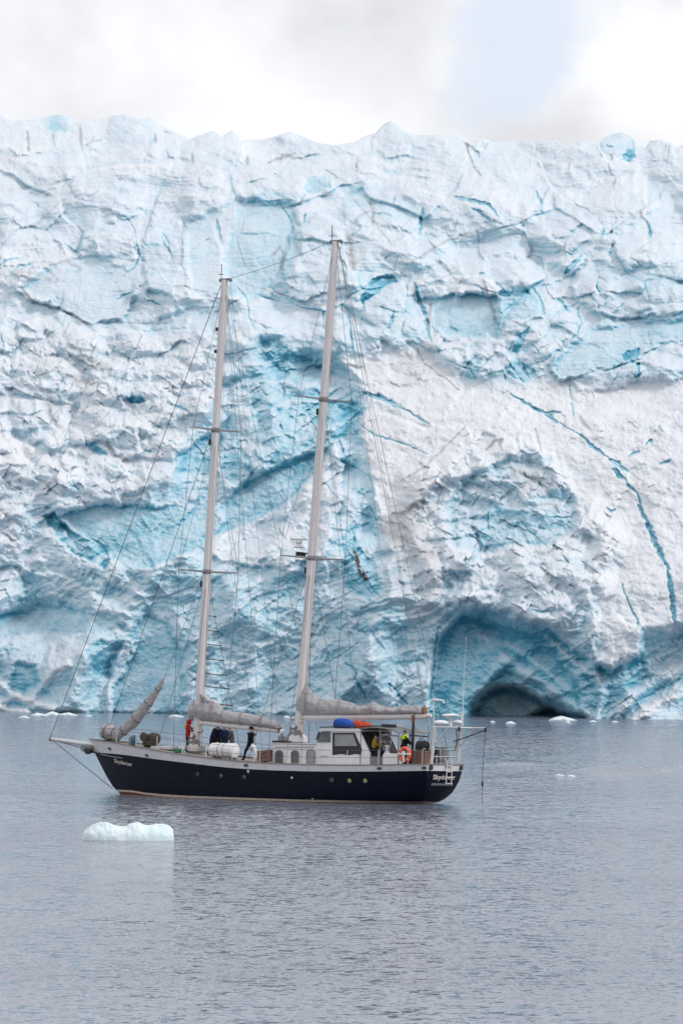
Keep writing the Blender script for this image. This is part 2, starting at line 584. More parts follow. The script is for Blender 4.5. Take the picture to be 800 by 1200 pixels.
# upper middle: broken edge, blue faces under white brows
block([(402, 320), (420, 308), (452, 306), (468, 318), (462, 330), (450, 335), (436, 345), (424, 352), (408, 348)], 7, 2.5, 0.02)
block([(421, 350), (432, 334), (448, 324), (462, 324), (465, 331), (447, 336), (436, 347), (425, 356)], -7, 2, 0.50)
block([(426, 356), (445, 337), (470, 330), (488, 360), (492, 395), (470, 408), (440, 400), (424, 385)], 8, 3, 0.06)
block([(488, 335), (500, 327), (548, 322), (580, 330), (584, 348), (545, 342), (505, 350), (494, 352)], 8, 2.5, -0.06)
block([(503, 352), (545, 343), (580, 348), (582, 394), (560, 400), (540, 398), (520, 400), (506, 384)], -2, 2.5, 0.22, flat=0.56, tilt=0.12)
block([(580, 350), (586, 335), (612, 336), (628, 348), (636, 368), (620, 372), (600, 376), (585, 390)], -4, 2.5, 0.34, flat=0.45)
block([(578, 410), (590, 380), (604, 360), (618, 352), (632, 358), (636, 372), (612, 378), (600, 398), (590, 415)], 7, 2.5, -0.04)
block([(600, 413), (608, 392), (622, 380), (616, 400), (606, 418)], -4, 2, 0.50)
block([(545, 400), (562, 392), (590, 398), (600, 422), (580, 440), (556, 430), (540, 418)], 9, 3, -0.02)
block([(540, 440), (552, 415), (565, 420), (556, 448), (545, 455)], -4, 2, 0.30)
block([(590, 432), (604, 420), (618, 428), (632, 445), (610, 447), (596, 442)], -4, 2, 0.30)
block([(492, 398), (520, 390), (545, 396), (542, 412), (515, 410), (496, 408)], 6, 2.5, -0.10)
# upper right: long rounded shoulders
block([(612, 330), (640, 305), (672, 300), (684, 306), (668, 322), (640, 334), (618, 342)], 7, 2.5, 0.04)
block([(668, 335), (690, 302), (720, 286), (755, 284), (800, 290), (860, 285), (860, 368), (800, 366), (745, 372), (726, 374), (700, 368), (675, 350)], 10, 3, 0.02, tilt=0.05, flat=0.4)
block([(700, 322), (712, 306), (735, 302), (748, 312), (730, 322), (712, 330)], 5, 2.5, 0.0)
block([(720, 340), (745, 318), (800, 318), (800, 345), (760, 350), (735, 356)], 3, 4, 0.08)
block([(644, 428), (662, 404), (690, 384), (705, 373), (735, 377), (770, 374), (800, 366), (860, 372), (860, 398), (785, 400), (766, 406), (745, 421), (715, 430), (690, 436), (652, 448)], 9, 2.5, 0.20, tilt=0.16, flat=0.450)
block([(728, 418), (735, 410), (748, 408), (746, 420), (732, 424)], -5, 2, 0.35)
block([(668, 445), (690, 436), (720, 430), (745, 424), (744, 448), (720, 455), (680, 458)], 7, 2.5, 0.0)
block([(741, 443), (742, 425), (750, 420), (766, 408), (790, 402), (820, 402), (820, 440), (780, 446), (750, 444)], 6, 2.5, 0.0)
block([(741, 444), (742, 426), (749, 424), (748, 443)], -6, 1.2, 0.35)
# the dark blue hollow behind the masts
block([(304, 392), (325, 396), (352, 412), (385, 425), (402, 440), (430, 462), (420, 500), (372, 545), (345, 575), (318, 560), (300, 515), (292, 470), (300, 430)], -12, 13, 0.17)
block([(306, 396), (330, 402), (358, 422), (392, 438), (350, 452), (322, 440), (304, 420)], -5, 3, 0.14, tilt=-0.1)
block([(352, 478), (375, 470), (412, 470), (428, 482), (408, 494), (370, 500)], -4, 3, 0.20)
block([(300, 560), (330, 545), (365, 535), (382, 528), (368, 560), (345, 588), (322, 600), (292, 612), (262, 622), (262, 590), (278, 572)], -8, 5, 0.16, flat=0.52)
block([(262, 622), (300, 612), (340, 585), (372, 548), (392, 520), (402, 545), (396, 600), (380, 650), (330, 665), (262, 660), (235, 640)], 12, 3, -0.20)
block([(205, 532), (230, 520), (250, 505), (262, 512), (252, 545), (225, 555), (205, 552)], -4, 3, 0.26)
block([(255, 508), (270, 490), (285, 520), (300, 560), (285, 575), (262, 560)], -5, 3, 0.20)
block([(180, 535), (205, 515), (238, 500), (252, 503), (225, 525), (200, 540)], 6, 2.5, -0.08)
# blue funnel between the white tongue and the mast
block([(396, 478), (412, 470), (424, 488), (428, 512), (440, 560), (448, 600), (440, 640), (425, 620), (405, 560), (398, 520)], -8, 9, 0.17)
block([(398, 640), (415, 632), (435, 655), (448, 690), (430, 705), (405, 690)], -6, 4, 0.24)
block([(440, 610), (470, 603), (500, 620), (520, 660), (520, 720), (490, 740), (460, 700), (448, 650)], 3, 10, -0.14, dirt=0.26)
block([(446, 608), (468, 600), (490, 612), (480, 632), (456, 636)], 0, 6, -0.05, dirt=0.30)
# broken alcove high in the right-hand flank
block([(522, 600), (545, 560), (572, 548), (600, 536), (636, 545), (664, 572), (676, 600), (668, 622), (640, 642), (600, 640), (562, 650), (530, 640)], -15, 5, 0.20)
block([(556, 612), (575, 590), (600, 596), (632, 604), (672, 605), (672, 622), (650, 640), (600, 638), (565, 640)], 3, 2.5, 0.16, flat=0.45)
block([(600, 540), (632, 545), (655, 565), (640, 580), (605, 575)], 3, 4, -0.05, dirt=0.26)
block([(516, 640), (535, 618), (556, 622), (560, 645), (548, 668), (522, 672)], 8, 2.5, 0.02)
block([(518, 668), (548, 668), (552, 690), (530, 702), (516, 690)], -4, 2.5, 0.20)
block([(606, 512), (612, 505), (624, 508), (634, 532), (618, 534), (606, 526)], 6, 1.8, 0.05)
block([(554, 521), (566, 508), (582, 512), (576, 524), (562, 532)], -4, 2, 0.0, dirt=0.15)
# ledge of white ice hanging over the water, cave beneath
H -= W_cave * (58 * sstep(-10, 130, np.minimum(V - 712, 140)) * 0 + 20)
block([(690, 730), (720, 722), (750, 738), (752, 766), (735, 776), (712, 786), (698, 775), (688, 752)], 12, 2.5, -0.02, dirt=0.05)
block([(640, 735), (690, 690), (700, 730), (694, 772), (668, 762)], 8, 3, -0.06)
block([(752, 736), (790, 734), (840, 740), (840, 790), (790, 800), (755, 790)], 4, 4, -0.22)
block([(505, 856), (508, 785), (516, 755), (530, 738), (560, 728), (590, 752), (570, 790), (556, 815), (548, 856)], -8, 6, 0.10, flat=0.4505)
block([(560, 730), (600, 735), (648, 765), (672, 800), (684, 840), (650, 840), (625, 800), (592, 772)], -10, 6, 0.12)
block([(545, 856), (556, 815), (590, 786), (624, 797), (655, 818), (672, 856)], -14, 3, -0.06)
block([(548, 858), (553, 834), (564, 816), (583, 806), (610, 809), (628, 819), (650, 833), (686, 845), (690, 858)], -75, 4, -0.1, dirt=0.1)
block([(616, 840), (640, 832), (660, 836), (676, 846), (676, 856), (612, 856)], -32, 3, 0.0)
rib([(590, 770), (625, 795), (655, 818), (690, 838)], 9, 9, -0.22)
rib([(560, 745), (600, 758), (640, 785), (668, 812)], 6, 6, -0.16)
rib([(700, 842), (706, 815), (698, 790)], 10, 10, -0.2)
rib([(715, 842), (740, 815), (775, 795), (810, 775)], 12, 10, -0.25)
rib([(740, 842), (770, 822), (805, 806)], 14, 13, -0.35)
rib([(690, 790), (660, 765), (640, 748)], 7, 7, -0.1)
block([(730, 852), (752, 828), (785, 815), (860, 812), (860, 856)], 12, 4, -0.30)
# foot of the wall, left: shell-shaped hollows
block([(-60, 728), (20, 716), (50, 709), (98, 716), (135, 724), (150, 740), (110, 745), (60, 742), (-60, 750)], -8, 4, 0.10)
block([(-60, 722), (0, 718), (30, 700), (22, 668), (40, 672), (60, 702), (112, 716), (150, 722), (118, 700), (90, 682), (100, 670), (140, 690), (170, 700), (120, 640), (60, 620), (-60, 640)], 9, 5, -0.14)
block([(124, 856), (128, 800), (138, 772), (160, 730), (172, 718), (196, 728), (212, 760), (218, 856)], -13, 6, 0.12, flat=0.45)
block([(122, 850), (126, 805), (133, 775), (150, 748), (160, 752), (148, 785), (136, 800), (130, 850)], 14, 3, -0.22)
block([(98, 764), (110, 750), (138, 752), (145, 760), (134, 772), (130, 795), (118, 796), (104, 780)], -9, 5, 0.20)
block([(60, 756), (80, 748), (100, 758), (108, 790), (100, 820), (105, 845), (60, 840), (50, 800)], 6, 5, -0.06)
block([(10, 800), (22, 775), (40, 780), (45, 800), (30, 812), (12, 808)], -8, 4, 0.20)
rib([(-10, 790), (10, 812), (35, 820), (50, 805), (60, 785), (80, 778)], 8, 9, -0.14)
rib([(-10, 825), (20, 818), (60, 830)], 9, 9, -0.16)
block([(-40, 842), (0, 828), (30, 830), (44, 842), (44, 856), (-40, 856)], 16, 3, -0.35)
block([(50, 604), (64, 600), (80, 620), (100, 632), (122, 640), (130, 655), (122, 666), (98, 655), (78, 642), (62, 622)], -14, 2.5, 0.34)
block([(70, 605), (110, 592), (165, 592), (215, 596), (248, 582), (262, 612), (240, 640), (200, 655), (178, 664), (150, 668), (132, 655), (105, 632)], -4, 3, 0.18, flat=0.56)
block([(160, 590), (200, 588), (235, 575), (225, 600), (190, 625), (178, 662), (160, 630), (140, 600)], 5, 3, 0.03, flat=0.4)
# rubble heaps, left
block([(118, 508), (140, 500), (162, 508), (166, 528), (152, 540), (134, 530)], 10, 3, 0.06)
block([(70, 540), (78, 528), (90, 532), (92, 546), (78, 552)], 9, 2, -0.14)
block([(122, 548), (140, 542), (160, 550), (156, 560), (140, 560), (126, 556)], 6, 2, -0.05)
block([(100, 516), (114, 518), (126, 532), (118, 535), (106, 528)], -5, 2, 0.40)
block([(104, 430), (120, 420), (136, 432), (128, 446), (110, 448)], 8, 2.5, 0.10)
block([(128, 455), (150, 435), (172, 432), (178, 448), (160, 470), (140, 468)], 8, 2.5, 0.10)
block([(148, 466), (165, 464), (168, 470), (156, 474)], -5, 1.5, 0.75)
block([(0, 470), (20, 440), (45, 470), (50, 490), (30, 510), (10, 500)], 6, 4, 0.08)
block([(15, 500), (40, 495), (62, 518), (70, 530), (50, 528), (30, 512)], 5, 3, 0.14)
block([(-30, 525), (0, 508), (22, 512), (40, 525), (30, 545), (0, 545)], 9, 3, -0.2)
block([(48, 456), (66, 452), (74, 478), (64, 496), (52, 486)], -5, 3, 0.0, dirt=0.16)
# the white tongue in the middle
block([(404, 425), (440, 416), (480, 412), (520, 440), (540, 460), (520, 490), (500, 500), (470, 488), (436, 470), (410, 455)], 4, 4, -0.16)
block([(428, 480), (460, 488), (500, 502), (545, 500), (560, 520), (520, 560), (480, 600), (446, 608), (438, 580), (430, 530), (418, 505)], 8, 3, -0.18)

# the cave's inner wall was melted smooth
Hs = blur0(H, 40)
H = H + 0.75 * W_core0 * (Hs - H)
# ---- fine relief lies over every body alike
H += (0.35 + 0.6 * W_scal + 0.5 * W_blk) * 1.9 * fbm(w3u / 7, w3v / 5, 3, 71)
H += (1 - 0.5 * W_calm) * (0.35 + 0.65 * W_scal) * 2.2 * fbm(w2u / 17, w2v / 11, 3, 73, ridged=True)
H += (W_top + 0.8 * W_blk + 0.15) * 1.0 * layer
H += W_blk * (0.05 + 0.16 * rough2) * b3
chip = cells(w3u + 0.4 * (w2u - U), w3v + 0.4 * (w2v - V), 17, 37, G=1.05, H=0.9, c=0.75, p=1.0, sx=1.5, sy=0.8, rot=-0.6)
chip2 = cells(w3u, w3v, 7.5, 39, G=1.05, H=0.9, c=0.75, p=1.0, sx=1.4, sy=0.8, rot=0.5)
H += (1 - 0.6 * W_calm) * (1 - 0.7 * W_core0) * (W_scal * (0.10 + 0.26 * rough) + W_blk * 0.22 * rough2 + W_top * 0.10 * rough * sstep(200, 330, V)) * chip
H += (1 - 0.6 * W_calm) * (1 - 0.7 * W_core0) * (W_scal * 0.30 * rough2 + W_blk * 0.26 * rough + W_top * 0.12 * rough2 * sstep(200, 330, V)) * chip2
# ---- crevasses
for pts, w in [
    ([(590, 456), (625, 479), (652, 494), (682, 511), (712, 537), (730, 560), (746, 578), (752, 600), (764, 630), (780, 662), (787, 700), (790, 732)], 1.0),
    ([(598, 462), (620, 475), (632, 482), (645, 484), (656, 483)], 2.2), ([(638, 485), (645, 490), (652, 496)], 2.6),
    ([(680, 508), (690, 522), (710, 535)], 2.0), ([(714, 539), (722, 543), (735, 552)], 3.4), ([(717, 549), (723, 556), (729, 561)], 3.0),
    ([(734, 567), (743, 575)], 2.2), ([(746, 577), (751, 590)], 1.6), ([(747, 592), (757, 610), (765, 632), (775, 653), (784, 668)], 3.4),
    ([(781, 664), (786, 690), (788, 715), (790, 729)], 3.2), ([(728, 684), (734, 704), (744, 722), (750, 741)], 1.5),
    ([(533, 231), (556, 236), (573, 240), (584, 255)], 2.6), ([(551, 243), (564, 250), (575, 259)], 2.0), ([(495, 243), (493, 262), (491, 275)], 2.4),
    ([(627, 224), (633, 236), (635, 248)], 2.0), ([(708, 265), (703, 280)], 1.8), ([(753, 256), (760, 266), (762, 279)], 2.0),
    ([(680, 300), (669, 312), (661, 322)], 3.0), ([(485, 330), (493, 355), (499, 375), (505, 402)], 2.8), ([(461, 362), (459, 378), (454, 385)], 1.8),
    ([(425, 340), (436, 330), (450, 324), (463, 325)], 2.6), ([(410, 372), (411, 395), (413, 412)], 1.4),
    ([(623, 336), (633, 352), (638, 370)], 1.8), ([(653, 350), (660, 358), (668, 367)], 2.0), ([(678, 357), (676, 369), (682, 378)], 1.3), ([(682, 378), (676, 390), (667, 400)], 1.4),
    ([(697, 335), (702, 342), (703, 346)], 1.2), ([(731, 354), (726, 360), (721, 362)], 1.2), ([(622, 402), (629, 411), (631, 417)], 1.3), ([(612, 424), (615, 436), (620, 444)], 1.6),
    ([(667, 450), (668, 466)], 1.3), ([(669, 470), (671, 480), (670, 490)], 1.2), ([(725, 435), (720, 445), (716, 450)], 1.0), ([(708, 434), (722, 430), (740, 424), (745, 418), (784, 402)], 1.1),
    ([(425, 460), (448, 468), (472, 479)], 3.6), ([(472, 479), (488, 488), (503, 498)], 2.0), ([(418, 494), (438, 510), (460, 516), (480, 523), (500, 532)], 1.3),
    ([(143, 252), (153, 260), (158, 272), (160, 283)], 1.2), ([(160, 283), (164, 300), (158, 312), (143, 325)], 1.4), ([(190, 272), (197, 285), (201, 300)], 1.3),
    ([(136, 352), (147, 345), (160, 342)], 1.4), ([(168, 349), (180, 354), (190, 358)], 1.3), ([(253, 257), (257, 270), (260, 284)], 1.8), ([(0, 311), (10, 304), (24, 302)], 1.8), ([(15, 320), (22, 311), (38, 310)], 1.6),
    ([(329, 240), (336, 252), (341, 260)], 1.3), ([(358, 250), (355, 262)], 1.6), ([(1, 390), (4, 402), (3, 414)], 1.2), ([(290, 352), (292, 372), (300, 388)], 1.1), ([(276, 334), (288, 348), (291, 356)], 1.3),
    ([(513, 735), (510, 755), (508, 770)], 2.0), ([(510, 775), (506, 800), (504, 840)], 2.2), ([(405, 776), (415, 785), (418, 800), (430, 820)], 2.0), ([(455, 800), (468, 815), (478, 826)], 1.8),
    ([(200, 474), (214, 478), (225, 486)], 1.6), ([(545, 432), (550, 423), (560, 416)], 1.3), ([(558, 436), (568, 425), (580, 414)], 1.0),
    ([(590, 438), (592, 446)], 1.4), ([(100, 628), (112, 634), (122, 640)], 1.6), ([(72, 612), (84, 628), (98, 636)], 2.2), ([(710, 596), (716, 600), (720, 596)], 2.0),
    ([(736, 536), (742, 531), (748, 530)], 1.8), ([(756, 521), (762, 516), (764, 520)], 1.8), ([(770, 544), (780, 542), (786, 538)], 1.6), ([(432, 592), (438, 602), (440, 612)], 1.2),
    ([(412, 620), (418, 640)], 1.2), ([(130, 545), (138, 548)], 1.5), ([(80, 568), (92, 573)], 1.2), ([(60, 575), (68, 566)], 1.5), ([(168, 528), (178, 530)], 1.6),
    ([(622, 715), (636, 717), (646, 716)], 1.3), ([(658, 650), (666, 660)], 1.6), ([(640, 606), (672, 607)], 1.2), ([(573, 592), (571, 610), (572, 622)], 0.9), ([(611, 610), (618, 622), (634, 634)], 1.0),
]:
    crack(pts, w)
for i in range(26):       # fine cracks with no bearing of their own
    x, y = rng.rand() * 800, 190 + rng.rand() * 640
    a = rng.normal(1.1, 0.7)
    L = 4 + 12 * rng.rand()
    crack([(x, y), (x + L * .5 * math.cos(a) + rng.normal(0, 1.5), y + L * .5 * math.sin(a)), (x + L * math.cos(a), y + L * math.sin(a))], 0.8 + 0.5 * rng.rand(), blue=0.75)
# grit-filled seams
for pts, w, a in [
    ([(26, 336), (38, 354), (60, 360), (75, 364), (92, 374), (103, 379)], 1.3, 0.9), ([(0, 292), (18, 270), (45, 262), (75, 232)], 1.6, 0.25), ([(215, 262), (214, 290), (213, 310)], 1.6, 0.45),
    ([(318, 300), (328, 290), (334, 300), (326, 320)], 1.8, 0.5), ([(315, 190), (325, 186), (340, 183), (345, 186)], 1.6, 0.6), ([(290, 184), (290, 192)], 1.6, 0.5), ([(330, 182), (345, 180)], 1.2, 0.5),
    ([(546, 168), (550, 182), (555, 195), (562, 205)], 1.4, 0.65), ([(417, 192), (418, 200)], 1.4, 0.6), ([(32, 155), (34, 166), (34, 176)], 1.4, 0.6), ([(183, 158), (182, 166)], 1.5, 0.6),
    ([(434, 236), (438, 250), (437, 262)], 2.0, 0.45), ([(416, 262), (418, 255), (430, 248)], 1.6, 0.4), ([(410, 278), (411, 295), (414, 312)], 4.0, 0.6), ([(535, 256), (532, 270)], 1.0, 0.4),
    ([(482, 307), (500, 296), (520, 284), (545, 274), (560, 272)], 1.4, 0.45), ([(566, 328), (570, 340), (576, 362), (580, 376)], 1.6, 0.65), ([(415, 235), (440, 262), (460, 288)], 0.9, 0.4), ([(505, 352), (503, 370), (500, 385)], 1.5, 0.5),
    ([(500, 336), (515, 328), (536, 318)], 0.9, 0.4), ([(488, 408), (496, 424), (512, 438), (526, 447), (537, 457)], 1.0, 0.8), ([(470, 418), (500, 416), (512, 424), (470, 428)], 7, 0.16), ([(553, 545), (480, 560), (465, 565)], 1.0, 0.1),
    ([(470, 563), (500, 545), (520, 525), (545, 500)], 1.2, 0.5), ([(570, 527), (578, 518), (588, 514), (586, 520)], 1.6, 0.9), ([(478, 596), (486, 590), (496, 588), (490, 596)], 2.4, 0.9), ([(586, 585), (592, 580), (598, 577)], 1.6, 0.8),
    ([(627, 502), (634, 528)], 0.9, 0.6), ([(640, 455), (655, 458), (680, 470)], 3, 0.2), ([(750, 247), (752, 255)], 1.6, 0.6), ([(748, 296), (756, 294)], 1.4, 0.6), ([(703, 180), (704, 183)], 1.1, 0.9),
    ([(716, 181), (716, 186)], 1.3, 0.9), ([(280, 330), (320, 342), (360, 354), (380, 358)], 0.8, 0.45), ([(160, 330), (215, 336), (250, 345)], 0.7, 0.3), ([(0, 330), (60, 325), (150, 318)], 1.0, 0.0),
    ([(60, 310), (80, 306), (95, 316)], 2.0, 0.45), ([(20, 318), (45, 322), (66, 330)], 3.0, 0.3), ([(85, 405), (100, 420), (130, 430)], 3.5, 0.30), ([(40, 420), (80, 440), (110, 450)], 4.0, 0.22), ([(55, 460), (60, 490), (75, 505)], 3.0, 0.4),
    ([(108, 515), (128, 520), (136, 534), (150, 538)], 2.2, 0.5), ([(60, 420), (110, 425)], 6.0, 0.12), ([(90, 445), (104, 448)], 3.0, 0.30), ([(460, 430), (480, 440), (500, 436)], 3, 0.25), ([(590, 560), (605, 552), (630, 562)], 2.5, 0.4),
    ([(600, 575), (625, 560), (650, 570)], 1.5, 0.35), ([(625, 592), (640, 590), (655, 592)], 1.5, 0.35), ([(450, 620), (480, 640), (505, 650)], 5.0, 0.22), ([(470, 600), (475, 640), (460, 680)], 7.0, 0.14), ([(745, 570), (775, 578), (795, 580)], 4, 0.22),
    ([(610, 240), (620, 270), (622, 296)], 3.0, 0.16), ([(565, 250), (590, 262)], 3, 0.12), ([(640, 255), (660, 262)], 1, 0.3), ([(700, 247), (720, 248)], 0.9, 0.35), ([(650, 290), (665, 296)], 1, 0.3), ([(105, 230), (115, 224)], 1.4, 0.3),
    ([(60, 217), (75, 210), (82, 213)], 1.4, 0.3), ([(100, 170), (118, 164)], 1.0, 0.4), ([(135, 206), (150, 205)], 0.8, 0.4), ([(170, 209), (200, 213)], 0.7, 0.4), ([(120, 248), (130, 246)], 1.2, 0.4), ([(0, 220), (60, 225)], 8, 0.10),
]:
    seam(pts, w, a)
BR = np.zeros_like(U)      # brown streak of frozen-in soil
m_, d_, t_ = sd_line([(415, 645), (418, 655), (422, 668), (428, 678)], 9)
BR[m_] = (1 - sstep(0.8 + 1.5 * t_, 2.0 + 2.4 * t_, d_)) * sstep(-.45, .1, fbm(U[m_] / 4, V[m_] / 4, 2, 151))
H[m_] += 2 * BR[m_]

# light scatter of dust on the white, less on the fresh blue
D += np.clip(0.10 * (0.4 + W_rub + 0.8 * W_white) * (fbm(U / 26, V / 20, 4, 101) + 0.15), 0, 1)
D += np.clip(0.9 * (W_rub * 0.6 + W_white * 0.5 + 0.15 * W_top) * (fbm(U / 4.5, V / 3.2, 2, 103) - 0.42), 0, 0.5)

# ---- the sheet in metres
dv = np.array([856, 842, 790, 740, 690, 640, 560, 500, 440, 400, 350, 300, 250, 200, 165, 130])
dd = np.array([430.4, 430.6, 432.5, 435.5, 439, 443.5, 450, 456.5, 464, 469, 475.5, 483, 491, 501, 510, 522.])
DEP = np.interp(-V, -dv, dd).astype(np.float64)
k = np.exp(-np.linspace(-2, 2, 61) ** 2)
prof = np.interp(-np.arange(100, 880), -dv, dd)
prof = np.convolve(np.pad(prof, 30, 'edge'), k / k.sum(), 'valid')
# the slope is an icefall: it comes down in steps, block by block, each with a gentle
# top and a steep face; joints between blocks open as clefts
def stair(Vv, period, off, top=0.42, tread=0.9):
    ph = (Vv + off) / period
    fl = np.floor(ph)
    f = ph - fl
    g = np.where(f < top, tread * (f / top), tread + (1 - tread) * (f - top) / (1 - top))
    # round the brow and the toe a little
    g = 0.86 * g + 0.14 * f
    return (fl + g) * period - off


id1, ed1 = worley(w1u, w1v * 1.15, 92, 31, sx=1.25, rot=0.12)
id2, ed2 = worley(w2u, w2v, 40, 33, sx=1.35, rot=-0.15)
id3, ed3 = worley(w3u, w3v, 17, 35, sx=1.3, rot=0.2)
sl = 0.10 * U * np.sin(U / 170.0)
o1 = 84 * id1 + 34 * fbm(U / 110, V / 110, 3, 111) + sl
o2 = 44 * id2 + 16 * fbm(U / 45, V / 45, 3, 113) + 0.25 * U
o3 = 20 * id3 + 7 * fbm(U / 20, V / 20, 2, 115) - 0.2 * U
W_core = region([[(503, 860), (508, 785), (518, 748), (540, 726), (562, 716), (600, 730), (640, 748), (668, 790), (690, 840), (690, 860)]], 7, w2u, w2v)
calm = (1 - 0.85 * W_core) * (1 - 0.72 * W_calm)
k1 = (0.08 + 0.18 * sstep(-.2, .4, fbm(U / 120, V / 80, 2, 121))) * W_top + 0.34 * W_blk + 0.26 * W_rub + 0.12 * W_white + 0.26 * W_scal
k2 = (0.05 + 0.24 * rough) * W_top + 0.34 * W_blk + 0.42 * W_rub + 0.12 * W_white + 0.32 * W_scal
k3 = (0.04 + 0.2 * rough2) * W_top + 0.34 * W_blk * rough2 + 0.50 * W_rub + 0.14 * W_white + 0.45 * W_scal * rough2
V1 = stair(V, 84, o1)
V2 = stair(V, 44, o2, 0.45)
V3_ = stair(V, 20, o3, 0.5)
dV = k1 * (V1 - V)
dS = k2 * (V2 - V) + k3 * (V3_ - V)
kern = np.array([.25, .5, .25], np.float32)
for ax in (0, 1, 0, 1):       # brows are melted round
    dV = 0.25 * np.roll(dV, 1, ax) + 0.5 * dV + 0.25 * np.roll(dV, -1, ax)
dS = 0.5 * dS + 0.25 * (np.roll(dS, 1, 0) + np.roll(dS, -1, 0))
soft_top = 0.42 + 0.58 * sstep(175, 330, V)      # old snow smooths the upper icefall
dV = (dV + dS) * calm * soft_top
dV[:3] *= 0.3
VV = np.clip(V + dV, 101, 879)
DEP = np.interp(VV, np.arange(100, 880), prof)
# clefts at the joints
cleft = (W_top * 0.8 + W_blk) * np.exp(-(ed1 / 2.4) ** 2) * sstep(-.1, .35, fbm(U / 50, V / 50, 2, 117))
cleft2 = (W_blk + 0.5 * W_top * rough + 0.5 * W_scal) * np.exp(-(ed2 / 1.5) ** 2) * sstep(.0, .4, fbm(U / 30, V / 30, 2, 119))
cleft = cleft * calm * soft_top
cleft2 = cleft2 * calm * soft_top
H -= 3.5 * cleft + 2.5 * cleft2
B += 0.20 * cleft + 0.18 * cleft2
# melt notch along the waterline
H -= (1 - W_cave) * 5 * np.exp(-((V - (835 + 0.012 * U)) / 3.0) ** 2)
HM = H * PX * 1.0
DEP = DEP + np.interp(U, [-400, 0, 400, 800, 1200], [38, 24, 6, -9, -16])
DEP = DEP - HM.astype(np.float64)
# bleached rims, clear blue fractures; also paints edge highlights and crease shade into the blue


def blur(A, n):
    for _ in range(n):
        for ax in (0, 1):
            A = 0.25 * np.roll(A, 1, ax) + 0.5 * A + 0.25 * np.roll(A, -1, ax)
    return A


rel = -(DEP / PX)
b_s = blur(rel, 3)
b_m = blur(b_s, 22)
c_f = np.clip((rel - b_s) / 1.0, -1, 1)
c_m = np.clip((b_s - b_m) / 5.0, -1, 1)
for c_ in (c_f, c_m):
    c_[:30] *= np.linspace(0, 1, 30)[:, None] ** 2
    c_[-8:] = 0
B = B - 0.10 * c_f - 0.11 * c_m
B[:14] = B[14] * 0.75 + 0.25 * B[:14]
rx, ry, rz = ray(U, V)
X, Y, Z = rx * DEP, DEP, CAMH + rz * DEP
# back of the ice field behind the crest
backD = [(3, 0.3), (9, -0.4), (22, -1.5), (60, -4), (160, -8)]
BX, BY, BZ = [], [], []
for dy, dz in backD[::-1]:
    y = Y[0] + dy
    BX.append(X[0] * y / Y[0])
    BY.append(y)
    BZ.append(Z[0] + dz * (0.7 + 0.3 * gnoise(ua / 60, ua * 0 + dy, 3)))
X = np.vstack([np.array(BX), X])
Y = np.vstack([np.array(BY), Y])
Z = np.vstack([np.array(BZ), Z])
nb = len(backD)


def padrow(A):
    return np.vstack([np.repeat(A[:1], nb, 0), A])


B, D, BR = padrow(B), padrow(D), padrow(BR)
# snow keeps to the gentle faces, the steep fracture faces stay clear
tu = np.stack([np.gradient(X, axis=1), np.gradient(Y, axis=1), np.gradient(Z, axis=1)], -1)
tv = np.stack([np.gradient(X, axis=0), np.gradient(Y, axis=0), np.gradient(Z, axis=0)], -1)
nrm = np.cross(tu, tv)
nrm /= np.linalg.norm(nrm, axis=-1, keepdims=True) + 1e-9
nrm *= np.where(nrm[..., 1:2] > 0, -1, 1)
up = nrm[..., 2]
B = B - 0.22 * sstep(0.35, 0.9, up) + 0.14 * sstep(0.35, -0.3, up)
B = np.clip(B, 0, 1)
D = np.clip(D, 0, 1)
nr, nc = X.shape
verts = np.stack([X, Y, Z], -1).reshape(-1, 3).astype(np.float32)
idx = np.arange(nr * nc).reshape(nr, nc)
quads = np.stack([idx[:-1, :-1], idx[1:, :-1], idx[1:, 1:], idx[:-1, 1:]], -1).reshape(-1, 4)


def grid_mesh(name, verts, quads, attrs=None, smooth=True):
    me = bpy.data.meshes.new(name)
    nv, nf = len(verts), len(quads)
    me.vertices.add(nv)
    me.vertices.foreach_set('co', verts.ravel())
    me.loops.add(nf * 4)
    me.polygons.add(nf)
    me.loops.foreach_set('vertex_index', quads.ravel().astype(np.int32))
    me.polygons.foreach_set('loop_start', np.arange(0, nf * 4, 4, dtype=np.int32))
    me.polygons.foreach_set('loop_total', np.full(nf, 4, np.int32))
    me.polygons.foreach_set('use_smooth', np.full(nf, smooth, bool))
    for k_, a in (attrs or {}).items():
        at = me.attributes.new(k_, 'FLOAT', 'POINT')
        at.data.foreach_set('value', a.ravel().astype(np.float32))
    me.update(calc_edges=True)
    return me


